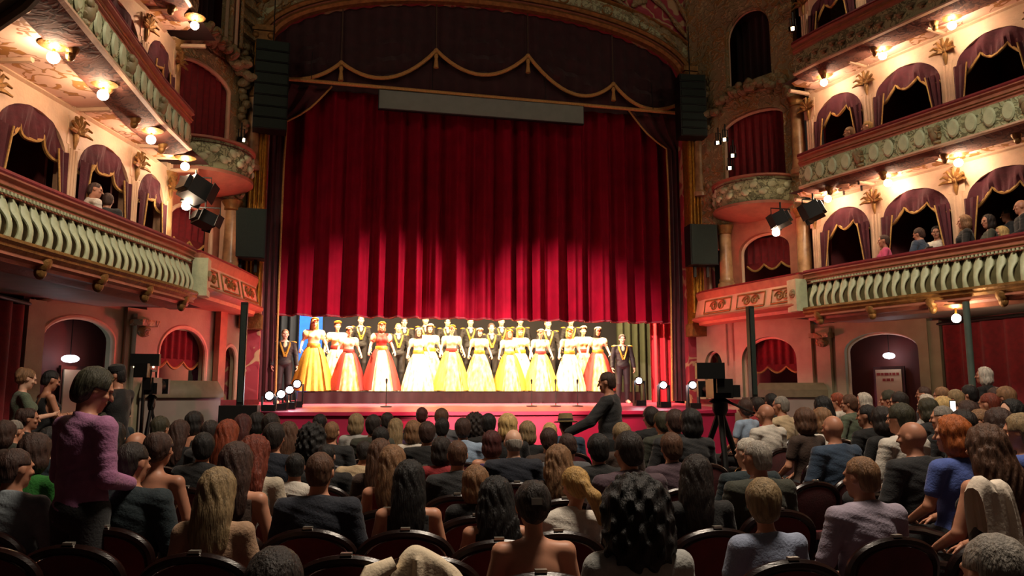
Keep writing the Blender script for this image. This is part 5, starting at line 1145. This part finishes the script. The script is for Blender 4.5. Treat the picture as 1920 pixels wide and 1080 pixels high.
 (455, 776, 8.6, 'f', 'long', 'darkred', 'tee', 'black', 0, 0, 'fair', 'long dark red hair in front of the bass box'),
 (482, 773, 9.3, 'f', 'bob', 'black', 'tee', 'green', 0, 0, 'fair', 'black bob with green top by the corner of the stage'),
 (508, 775, 8.6, 'm', 'full', 'dark', 'shirt', 'charcoal', 0, 0, 'fair', 'dark head at the corner of the stage lip'),
]
FL_ = lambda x, y: .24 if abs(x) > 5.56 and 2.6 < y < 13 else 0.0
N_A = len(AUD); D_ = np.array([a[2] for a in AUD]); D0 = D_.copy()
def plan(i, d): p = atD(AUD[i][0], AUD[i][1], d); return p
def d_range(i):   # distances at which the crown height is plausible for someone sitting down
    lo, hi = .9 * D0[i], 1.12 * D0[i]; return lo, hi
for it in range(120):
    P_ = [plan(i, D_[i]) for i in range(N_A)]; mv = np.zeros(N_A)
    for i in range(N_A):
        for j in range(i + 1, N_A):
            dx, dy = P_[j][0] - P_[i][0], P_[j][1] - P_[i][1]
            if abs(dx) > .6 or abs(dy) > 1.0: continue
            q = math.hypot(dx / .52, dy / .80)
            if q < 1:
                a, b = (i, j) if D_[i] < D_[j] else (j, i); g = (1 - q) * .14; mv[a] -= g * (.2 if D0[a] < 4.9 else 1); mv[b] += g * (.2 if D0[b] < 4.9 else 1)
    D_ = np.clip(D_ + mv, D0 * .86, D0 * 1.16)
PEOPLE = []
for i, (px, py, d, sex, hs, hcol, top, tcol, yw, lean, skin, lab) in enumerate(AUD):
    P = plan(i, D_[i]); zb = FL_(P[0], P[1]); zt = float(P[2]); sc = (zt - zb) / (SEAT_TOP + (.03 if hs == 'curly' else 0))
    if sc > 1.09 and zb == 0: zb = min(.3, zt - 1.04 * SEAT_TOP); sc = (zt - zb) / SEAT_TOP
    sc = max(.84, min(1.09, sc)); zoff = zt - sc * SEAT_TOP
    yb_ = {60: 60, -40: -40}.get(yw, yw)
    pm = seat_pose(sex, yb_, lean); rz = facing(P[0], P[1])
    hx, hy = pm['hc'][0] * sc, (pm['hc'][1] - .02) * sc
    ox, oy = P[0] - (hx * math.cos(rz) - hy * math.sin(rz)), P[1] - (hx * math.sin(rz) + hy * math.cos(rz))
    g = [(top if top not in ('tank', 'strapless', 'tee') else {'tank': 'sleeveless_top', 'strapless': 'strapless_dress', 'tee': 'top'}[top], seat_garment(sex, lean, top), cmat(tcol))]
    g.append(('trousers', seat_garment(sex, lean, 'trousers'), cmat('charcoal' if i % 3 else 'black')))
    o = put('person', pm, (ox, oy, zoff), rz, sc, lab, hs, hcol, top, tcol, skin, g, 'seated audience in the stalls'); PEOPLE.append((o, i, ox, oy, rz, zoff, sc))
    cx, cy = ox + math.sin(rz) * .10 * sc, oy - math.cos(rz) * .10 * sc
    chair(cx, cy, max(0.0, zb), rz, 'dark-framed red velvet chair occupied by the %s' % lab.split(' with ')[0].split(' in ')[0].split(' beside ')[0] if False else 'red velvet chair taken by ' + ' '.join(lab.split()[:11]), D_[i] < 7)
# empty chairs: px, y of chair top, label
EMPT = [(-25, 1030, 'empty red chair cut by the frame edge in the lowest row'), (130, 1026, 'empty red chair in the lowest row, second from the near edge'), (345, 1038, 'empty red chair in the lowest row below the ash-blonde hair'),
 (650, 1046, 'empty red chair in the lowest row beside the dark crown'), (795, 1046, 'red chair carrying the folded cream jacket'), (1325, 972, 'empty red chair between the curly mop and the blonde patterned top'),
 (70, 957, 'empty red chair below the grey-blue shirt'), (110, 893, 'empty red chair below the green top'), (395, 878, 'empty red chair behind the ash-blonde hair'),
 (1080, 985, 'empty red chair in front of the blonde ponytail'), (1530, 848, 'empty red chair with round back shown in the middle of the far block'), (1460, 838, 'empty red chair behind the silver-haired person'), (1598, 838, 'empty red chair beyond the lilac shirt'),
 (1745, 872, 'empty red chair at the aisle below the charcoal jacket'), (1893, 892, 'empty red chair at the frame edge beside the pale coat'), (1440, 800, 'empty red chair beyond the white-haired person'), (1528, 905, 'empty red chair between olive jacket and lilac shirt'),
 (1215, 838, 'empty red chair beside the plum shirt'), (1480, 790, 'empty red chair below the white shirt by the stair wall'), (1290, 838, 'empty red chair behind the long dark hair'), (690, 880, 'empty red chair between navy suit and black hair'), (845, 900, 'empty red chair in front of the light brown bob'), (640, 905, 'empty red chair beyond the navy suit'), (1540, 1010, 'empty red chair in the lowest row between patterned top and lilac shirt'), (1660, 930, 'empty red chair at the aisle behind the lilac shirt')]
CHAIRS = {}
for px, py, lab in EMPT:
    p = atZ(px, py, .87); rz = facing(p[0], p[1]); x, y = p[0] - math.sin(rz) * .15, p[1] + math.cos(rz) * .15
    if any(math.hypot(x - q[2], y - q[3]) < .42 for q in PEOPLE) and 'jacket' not in lab: continue
    CHAIRS[lab] = chair(x, y, FL_(x, y), rz, lab)
# straw hat, hair clip, lanyard
def child_head(idx, name, mb, m_):
    o = PEOPLE[idx][0]; a = AUD[idx]; pm = seat_pose(a[3], a[8], a[9]); M_ = Matrix(pm['R'].tolist()).to_4x4(); M_.translation = Vector(V3(pm['hc'])); c = mb.build(name, m_, o); c.matrix_local = M_; return c
def find(s_): return next(i for i, a in enumerate(AUD) if s_ in a[-1])
i = find('straw trilby'); child_head(i, 'hat', MB().lathe([(.13, .05), (.15, .045), (.155, .055), (.1, .065), (.095, .1), (.085, .16), (.05, .165), (.0, .155)], (0, -.01, 0), 20), mat('straw', '#8d7a50', .8, bump=.4, bscale=120)); child_head(i, 'hat_band', MB().lathe([(.102, .066), (.1, .095)], (0, -.01, 0), 20), cmat('black'))
child_head(find('glinting clip'), 'hair_clip', MB().box((0, -.142, .03), (.05, .012, .03)), M_PLATE)
i = find('dark lanyard'); o = PEOPLE[i][0]; MB().tube([(.062 * math.cos(t), -.045 + .066 * math.sin(t), 1.055 + .02 * math.sin(t)) for t in [2 * PI * k_ / 24 for k_ in range(25)]], .008, 6).build('lanyard', cmat('black'), o)
# phone glowing in somebody's hand
p = atD(1786, 762, 7.9); e = empty('mobile_phone', V3((p[0], p[1], p[2] - .08)), 0, 'glowing phone held up among the side seats', 'phone'); MB().box((0, 0, .07), (.07, .01, .14)).build('case', M_BLACK, e); MB().box((0, -.006, .07), (.062, .003, .125)).build('display', emit('phone_screen', (1, .92, .8), 2.2), e)
# garments laid over chairs: a cream jacket, a long pale coat
def drape(name, ch, m_, label, w, hb, hf, seed, flare=1.0, lift=0.0):
    e = empty(name, ch.location, ch.rotation_euler[2], label, 'coat'); rows = []; R0 = .045
    for j in range(40):
        s_ = -hb + (hb + hf) * j / 39; row = []
        for i in range(33):
            x = -1 + 2 * i / 32; a_ = abs(s_); xx = x * w * (1 + flare * max(0, a_ - .05)) + .02 * math.sin(s_ * 9 + seed)
            top = .868 + lift - (.13 if not lift else .05) * abs(x) ** 2.5 + .02 * math.sin(x * 4 + seed); f = (.012 + .05 * a_) * (math.sin(x * 7 + seed + s_ * 2) + .5 * math.sin(x * 17 + 3 * s_))
            hemv = .12 * math.sin(x * 2.5 + seed) * max(0, a_ - .1)
            if a_ < R0 * 1.57: t_ = s_ / R0; y, z = -.15 + R0 * math.sin(t_), top + R0 * math.cos(t_)
            else: y, z = -.15 + math.copysign(R0 + max(0, f) * (1 if s_ < 0 else .5), s_), top - (a_ - R0 * 1.57) + hemv
            row.append((xx, y, max(.05, z)))
        rows.append(row)
    MB().grid(rows).build('cloth', m_, e); return e
M_COAT = mat('cream_coat', '#e4d2b4', .8, var=.08, scale=8, bump=.2, bscale=60)
if 'red chair carrying the folded cream jacket' in CHAIRS:
    e = drape('folded_jacket', CHAIRS['red chair carrying the folded cream jacket'], M_COAT, 'cream jacket laid over the back of a chair in the lowest row', .17, .34, .26, 3, 1.1)
    k = MB(); k.tube([(-.13, -.2, .86), (-.22, -.23, .82), (-.27, -.25, .72), (-.28, -.25, .62)], [.03, .05, .045, .04], 10); k.build('sleeve', M_COAT, e)
p = atD(1818, 1000, 4.2); rz = facing(p[0], p[1]); ch = chair(p[0], p[1], 0, rz, 'chair hidden under the long pale coat')
e = drape('long_coat', ch, mat('pale_coat', '#e8dac8', .8, var=.08, scale=6, bump=.2, bscale=50), 'long pale coat hanging over an aisle chair in the lower corner', .10, .9, .3, 4, .85, .27)
# ================================================================== STANDING PEOPLE
def standing(sex, arms='down', yaw=0, pitch=0, h=.011, gown=False, tilt=0.0):
    S = SEX[sex]; sh = S['sh']; J = dict(pel=(0, 0, .96), wai=(0, tilt * .2, 1.12), che=(0, tilt * .45, 1.30), nb=(0, tilt * .62 - .01, 1.44), hc=(0, tilt * .85 + .03, 1.615))
    for s, q in ((-1, 'l'), (1, 'r')):
        J['sh' + q] = (s * sh, tilt * .6 - .01, 1.41); J['hp' + q] = (s * .09, 0, .93); J['kn' + q] = (s * .1, .02, .5); J['an' + q] = (s * .11, -.02, .09); J['to' + q] = (s * .14, .15, .035)
        if arms == 'down': J['el' + q] = (s * (sh + .07), -.01, 1.13); J['wr' + q] = (s * (sh + .09), .08, .9)
        elif arms == 'fwd': J['el' + q] = (s * (sh + .05), .08, 1.16); J['wr' + q] = (s * .1, .3, 1.2); J['palm' + q] = (-s, 0, .3)
        elif arms == 'low': J['el' + q] = (s * (sh + .03), .0, 1.14); J['wr' + q] = (s * .13, .19, 1.09); J['palm' + q] = (-s, 0, .3)
        elif arms == 'wide': J['el' + q] = (s * (sh + .12), .1, 1.2); J['wr' + q] = (s * (sh + .1), .34, 1.18); J['palm' + q] = (0, 0, 1)
        elif arms == 'reach':
            if s < 0: J['el' + q] = (-sh - .1, .16, 1.18); J['wr' + q] = (-sh - .12, .4, 1.06); J['palm' + q] = (0, 0, -1)
            else: J['el' + q] = (sh + .07, -.03, 1.14); J['wr' + q] = (sh + .08, .06, .92)
        elif arms == 'gown': J['el' + q] = (s * (sh + .11), .0, 1.17); J['wr' + q] = (s * (sh + .16), .12, 1.0)
    return person_mesh(sex, J, math.radians(yaw), pitch, 0, h=h, gown=gown)
STAND_TOP = 1.615 + .02 + .095 + .012
def stand_at(px, py, d, base, sex, arms, rz, yaw, pitch, hs, hcol, top, tcol, bot, skin, lab, tilt=0, group=None, sk=None):
    pm = standing(sex, arms, yaw, pitch, tilt=tilt); P = atD(px, py, d); sc = (float(P[2]) - base) / STAND_TOP; sc = max(.6, min(1.12, sc))
    hx, hy = pm['hc'][0] * sc, pm['hc'][1] * sc; ox, oy = P[0] - (hx * math.cos(rz) - hy * math.sin(rz)), P[1] - (hx * math.sin(rz) + hy * math.cos(rz))
    o = put('person', pm, (ox, oy, float(P[2]) - sc * STAND_TOP), rz, sc, lab, hs, hcol, top, tcol, skin, [(top, garment(pm, top), cmat(tcol)), ('trousers', garment(pm, 'trousers'), cmat(bot))], group); return o, pm
stand_at(180, 690, 4.45, 0, 'm', 'low', math.radians(-42), -25, -.35, 'full', 'olive', 'shirt', 'pinkmauve', 'charcoal', 'ruddy', 'standing person in a pink-mauve shirt looking down, in the near aisle')
o, pm = stand_at(52, 690, 8.6, .24, 'f', 'fwd', math.radians(-58), 0, -.3, 'updo', 'light', 'tee', 'sage', 'black', 'pale', 'standing person with hair tied up looking at a phone by the red curtain')
stand_at(97, 694, 8.9, .24, 'f', 'fwd', math.radians(-52), 0, -.3, 'short', 'black', 'tank', 'black', 'black', 'ruddy', 'standing person in black beside the one with tied-up hair')
o, pm = stand_at(219, 684, 8.3, .24, 'm', 'wide', math.radians(72), 20, -.1, 'short', 'black', 'tee', 'black', 'black', 'ruddy', 'standing person in black with a dark cap and outstretched arms')
k = MB(); k.lathe([(.088, .05), (.092, .07), (.085, .11), (.05, .135), (.0, .14)], (0, -.01, 0), 18); k.box((0, .1, .055), (.12, .1, .012)); c = k.build('cap', cmat('black'), o); M_ = Matrix(pm['R'].tolist()).to_4x4(); M_.translation = Vector(V3(pm['hc'])); c.matrix_local = M_
stand_at(1137, 697, 9.7, 0, 'm', 'reach', math.radians(58), 0, -.15, 'short', 'brown', 'jacket', 'charcoal', 'black', 'ruddy', 'standing usher in dark clothes with one arm stretched out before the stage')
stand_at(1843, 688, 11.2, .24, 'f', 'down', math.radians(20), 20, 0, 'bob', 'white', 'jacket', 'black', 'black', 'ruddy', 'standing white-haired person in black before the red wall curtain')
stand_at(374, 648, 15.4, 1.38, 'f', 'down', math.radians(-70), 0, -.2, 'bob', 'dark', 'tank', 'black', 'pinkmauve', 'fair', 'small figure in dark top standing in the near ground-floor stage box')
# ================================================================== PEOPLE IN THE BALCONY BOXES
def box_person(px, py, tier, sex, hs, hcol, top, tcol, yaw, lean, skin, lab, turn=0, back=.66):
    best = None
    for z in np.linspace(RAIL[tier] - .1, RAIL[tier] + 1.1, 121):
        p = atZ(px, py, z); e_ = abs(abs(p[0]) - hws(min(13.3, max(3, p[1]))) - back)
        if best is None or e_ < best[0]: best = (e_, p)
    P = best[1]; sd = 1 if P[0] > 0 else -1; rz = (math.radians(48) if sd > 0 else math.radians(-48)) + turn; pm = seat_pose(sex, yaw, lean); sc = .96
    hx, hy = pm['hc'][0] * sc, pm['hc'][1] * sc; ox, oy = P[0] - (hx * math.cos(rz) - hy * math.sin(rz)), P[1] - (hx * math.sin(rz) + hy * math.cos(rz)); zo = float(P[2]) - sc * SEAT_TOP
    nm = {'tank': 'sleeveless_top', 'strapless': 'strapless_dress', 'tee': 'top'}.get(top, top)
    put('person', pm, (ox, oy, zo), rz, sc, lab, hs, hcol, top, tcol, skin, [(nm, seat_garment(sex, lean, top), cmat(tcol)), ('trousers', seat_garment(sex, lean, 'trousers'), cmat('black'))], 'spectators in the balcony boxes')
    q = chair(ox + math.sin(rz) * .1, oy - math.cos(rz) * .1, zo, rz, 'red box chair under the ' + ' '.join(lab.split()[:9]), False, 'chairs in the balcony boxes')
box_person(180, 342, 1, 'm', 'short', 'brown', 'shirt', 'white', -30, .25, 'ruddy', 'spectator in a white shirt leaning over on the near first-tier balcony')
box_person(203, 362, 1, 'm', 'short', 'brown', 'jacket', 'charcoal', 30, 0, 'ruddy', 'spectator in dark suit beside the white shirt on the near balcony', .5)
box_person(1656, 440, 1, 'f', 'short', 'brown', 'tee', 'pinkbright', 0, 0, 'ruddy', 'spectator in a bright pink top on the far first-tier balcony')
box_person(1722, 427, 1, 'm', 'short', 'brown', 'shirt', 'denim', 0, .2, 'ruddy', 'spectator in a blue shirt turning aside on the far balcony', -.4)
box_person(1755, 424, 1, 'm', 'full', 'dark', 'shirt', 'white', 30, 0, 'ruddy', 'dark-haired spectator in a white shirt seen from behind on the far balcony', .9, .95)
box_person(1806, 403, 1, 'f', 'bob', 'light', 'jacket', 'black', 0, 0, 'ruddy', 'fair spectator with black cardigan beside the cream pillar on the far balcony')
box_person(1851, 402, 1, 'f', 'bob', 'dark', 'tee', 'olive', 30, 0, 'ruddy', 'dark-haired spectator just past the second cream pillar on the far balcony', 0, .62)
box_person(1876, 424, 1, 'f', 'bob', 'fair', 'tee', 'mauve', 0, 0, 'ruddy', 'small fair-haired spectator low behind the velvet rail of the far balcony', .3, 1.05)
box_person(1888, 391, 1, 'm', 'short', 'black', 'jacket', 'charcoal', 0, 0, 'ruddy', 'black-haired spectator in a dark suit next to the balding one on the far balcony', 0, 1.45)
box_person(1913, 374, 1, 'm', 'none', 'brown', 'jacket', 'black', 0, 0, 'ruddy', 'balding spectator in black cut by the frame edge on the far balcony')
box_person(1591, 238, 2, 'f', 'short', 'light', 'tee', 'brownc', 0, 0, 'fair', 'first head peeping over the second-tier velvet rail'); box_person(1625, 227, 2, 'f', 'short', 'blond', 'tee', 'beige', 0, 0, 'fair', 'second head peeping over the second-tier velvet rail')
# ================================================================== PERFORMERS
def skirt(r1, zt=1.06, amp=.03, folds=17, a0=0, a1=2 * PI, off=0, hem=.0, n=96):
    k = MB(); rows = []
    for j in range(15):
        v = j / 14; r = (.135 + off) + (r1 - .135) * (v ** .72); z = zt * (1 - v) + hem * v
        rows.append([((r + amp * v * math.sin(folds * a)) * math.cos(a), (r + amp * v * math.sin(folds * a)) * .92 * math.sin(a), z) for a in [a0 + (a1 - a0) * i / n for i in range(n + 1)]])
    k.grid(rows); return k.mesh('skirt')
SK = skirt(.47); OV = skirt(.50, 1.065, .02, 9, PI / 2 + .55, PI / 2 + 2 * PI - .55, .02, .02)
SASH = MB().lathe([(.15, 1.03), (.158, 1.06), (.158, 1.1), (.148, 1.13)], (0, .01, 0), 24).mesh('sash')
CROWN = MB().tube([(.088 * math.cos(t), .01 + .098 * math.sin(t), .075 + .035 * math.sin(t)) for t in [PI * q_ / 20 for q_ in range(21)]], [.012 + .016 * math.sin(PI * q_ / 20) for q_ in range(21)], 8).mesh('headdress')
PF = standing('f', 'gown', 0, 0, .011, True); PM_ = standing('m', 'down', 0, 0, .011)
PF['body'].materials[0] = skinmat('pale'); PM_['body'].materials[0] = skinmat('pale')
G_BOD = garment(PF, 'tee'); G_PUFF = []
for s_ in (-1, 1): k = MB(); c = PF['J']['shl' if s_ < 0 else 'shr']; k.ball((c[0] + s_ * .035, c[1], c[2] - .07), (.085, .085, .12), 16, 10); G_PUFF.append(k.mesh('puff_sleeve'))
G_JAC = garment(PM_, 'jacket'); G_TRO = garment(PM_, 'trousers')
def strip(pts, w, th=.012):
    k = MB(); k.tube(pts, w, 6); return k.mesh('gold_lapel')
LAP = [strip([(s_ * .105, .06, 1.425), (s_ * .09, .118, 1.34), (s_ * .05, .142, 1.22), (s_ * .012, .135, 1.1)], .024) for s_ in (-1, 1)]
EPAU = [MB().ball((s_ * .2, -.01, 1.44), (.075, .07, .03), 12, 8).mesh('epaulette') for s_ in (-1, 1)]
JAB = MB().ball((0, .11, 1.36), (.05, .03, .09), 12, 8).mesh('jabot')
CUFF = [MB().tube([(s_ * .27, .06, .94), (s_ * .262, .04, 1.0)], .045, 10).mesh('gold_cuff') for s_ in (-1, 1)]
BUT = MB().ball((0, .142, 1.2), .014, 8, 6).ball((0, .142, 1.14), .014, 8, 6).mesh('buttons')
def pmat(n, c): return mat('costume_' + n, c, .7, var=.12, scale=18, bump=.2, bscale=50)
def pm2(n, c, d): return mat('costume_' + n, c, .7, scale=7, bump=.2, bscale=50, stretch=(1.6, 1.6, .7), col2=d)
PC = {'white': pm2('white', '#e8dfc6', '#d2b878'), 'yellow': pm2('yellow', '#e0c654', '#c08a2c'), 'cream': pm2('cream', '#e6d6a4', '#c79a40'), 'red': pmat('red', '#8a2018'), 'gold': mat('costume_gold', '#c79a3a', .4, .5, var=.3, scale=60), 'dark': pmat('dark', '#1b1313'), 'amber': pmat('amber', '#c98e2c')}
PERF = [  # px, crown y, Y, kind, main, second, label
 (535, 617, 17.35, 'm', 'dark', None, 'lone singer in black with gold embroidered jacket by the blue cloth'), (1166, 627, 17.55, 'm', 'dark', None, 'lone singer in black and gold beside the olive wing curtain'),
 (590, 594, 18.35, 'f', 'yellow', 'amber', 'singer in a wide bright yellow gown at the near end'), (655, 611, 18.35, 'f', 'cream', 'red', 'singer in cream gown with red open overskirt next to the yellow gown'),
 (716, 602, 18.35, 'f', 'white', 'red', 'singer in white gown and long dark red overskirt with wide sleeves'), (785, 614, 18.35, 'f', 'white', None, 'singer in a plain white gown right of the red overskirts'),
 (847, 608, 18.35, 'f', 'cream', 'yellow', 'singer in cream gown with yellow overskirt near the middle of the line'), (899, 614, 18.35, 'f', 'cream', None, 'singer in plain cream gown at the very middle of the line'),
 (955, 617, 18.35, 'f', 'cream', 'amber', 'singer in cream gown with amber overskirt'), (1013, 616, 18.35, 'f', 'cream', 'yellow', 'singer in cream gown with yellow overskirt right of the amber overskirt'),
 (1067, 615, 18.35, 'f', 'white', None, 'singer in pale gown next to last but one'), (1120, 612, 18.35, 'f', 'cream', 'red', 'singer in cream gown with red overskirt at the far end'),
 (633, 600, 19.0, 'f', 'white', None, 'white-clad singer in the back row between yellow gown and red overskirt'), (806, 606, 19.0, 'f', 'cream', None, 'cream-clad singer behind the plain white gown'), (975, 612, 18.85, 'f', 'white', None, 'white-clad singer close behind the amber overskirt'), (1093, 610, 18.95, 'f', 'cream', None, 'cream-clad singer behind the far red overskirt'),
 (677, 592, 19.65, 'm', 'dark', None, 'back-row singer in dark jacket, first from the near end'), (758, 596, 19.65, 'm', 'dark', None, 'back-row singer in dark jacket beside the plain white gown'), (798, 592, 19.7, 'm', 'dark', None, 'back-row singer with red-dark jacket above the cream-clad one'), (839, 596, 19.65, 'm', 'dark', None, 'back-row singer right behind the middle yellow overskirt'),
 (882, 596, 19.65, 'm', 'dark', None, 'back-row singer in dark jacket behind the middle plain cream gown'), (921, 606, 19.2, 'm', 'dark', None, 'second-row singer in black and gold between white and amber gowns'), (940, 595, 19.7, 'm', 'dark', None, 'back-row singer with white jabot above the amber overskirt'),
 (975, 594, 19.8, 'm', 'dark', None, 'back-row singer with epaulettes above the white-clad one'), (1027, 598, 19.4, 'm', 'dark', None, 'back-row singer beside the far yellow overskirt'), (1070, 594, 19.65, 'm', 'dark', None, 'back-row singer with raised gold collar near the far end'), (747, 606, 19.1, 'm', 'dark', None, 'second-row singer in black between red overskirt and plain white gown')]
for i, (px, py, Y, kd, c1, c2, lab) in enumerate(PERF):
    P = atY(px, py, Y); base = stz(Y) if Y < 18 else (RZ + .0 if Y < 19.45 else RZ + .24) ; sc = (float(P[2]) - base) / (STAND_TOP + (.03 if kd == 'f' else 0)); s2 = max(.82, min(1.12, sc))
    rz = faceyaw((P[0], Y)) * .35 + PI * (1 - .35) if False else PI - .08 * P[0] * .5
    pm = PF if kd == 'f' else PM_; hy = pm['hc'][1] * s2
    o = bpy.data.objects.new('person', pm['body']); link(o); o.location = V3((P[0], Y - 0 + 0, base)); o.rotation_euler = (0, 0, rz); o.scale = (s2,) * 3; tag(o, lab, 'person', 'singers lined up on stage')
    M_ = Matrix(pm['R'].tolist()).to_4x4(); M_.translation = Vector(V3(pm['hc']))
    h_ = obj('hair', hair_of(('updo', 'bob', 'long')[i % 3] if kd == 'f' else ('short', 'full')[i % 2]), o, hmat(('light', 'brown', 'blond', 'dark')[i % 4])); h_.matrix_local = M_
    if kd == 'f':
        obj('skirt', SK, o, PC[c1]); obj('bodice', G_BOD, o, PC['white' if c2 != 'red' or i % 2 else 'red']); obj('sash', SASH, o, PC['red' if i % 3 == 0 else 'gold'])
        for q_ in G_PUFF: obj('puff_sleeve', q_, o, PC['white'])
        c = obj('headdress', CROWN, o, PC['white' if i % 2 else 'gold']); c.matrix_local = M_
        if c2: obj('overskirt', OV, o, PC[c2])
    else:
        obj('jacket', G_JAC, o, PC['dark']); obj('trousers', G_TRO, o, PC['dark']); obj('jabot', JAB, o, PC['white']); obj('buttons', BUT, o, PC['gold'])
        for q_ in range(2): obj('gold_lapel', LAP[q_], o, PC['gold']); obj('epaulette', EPAU[q_], o, PC['gold']); obj('gold_cuff', CUFF[q_], o, PC['gold'])
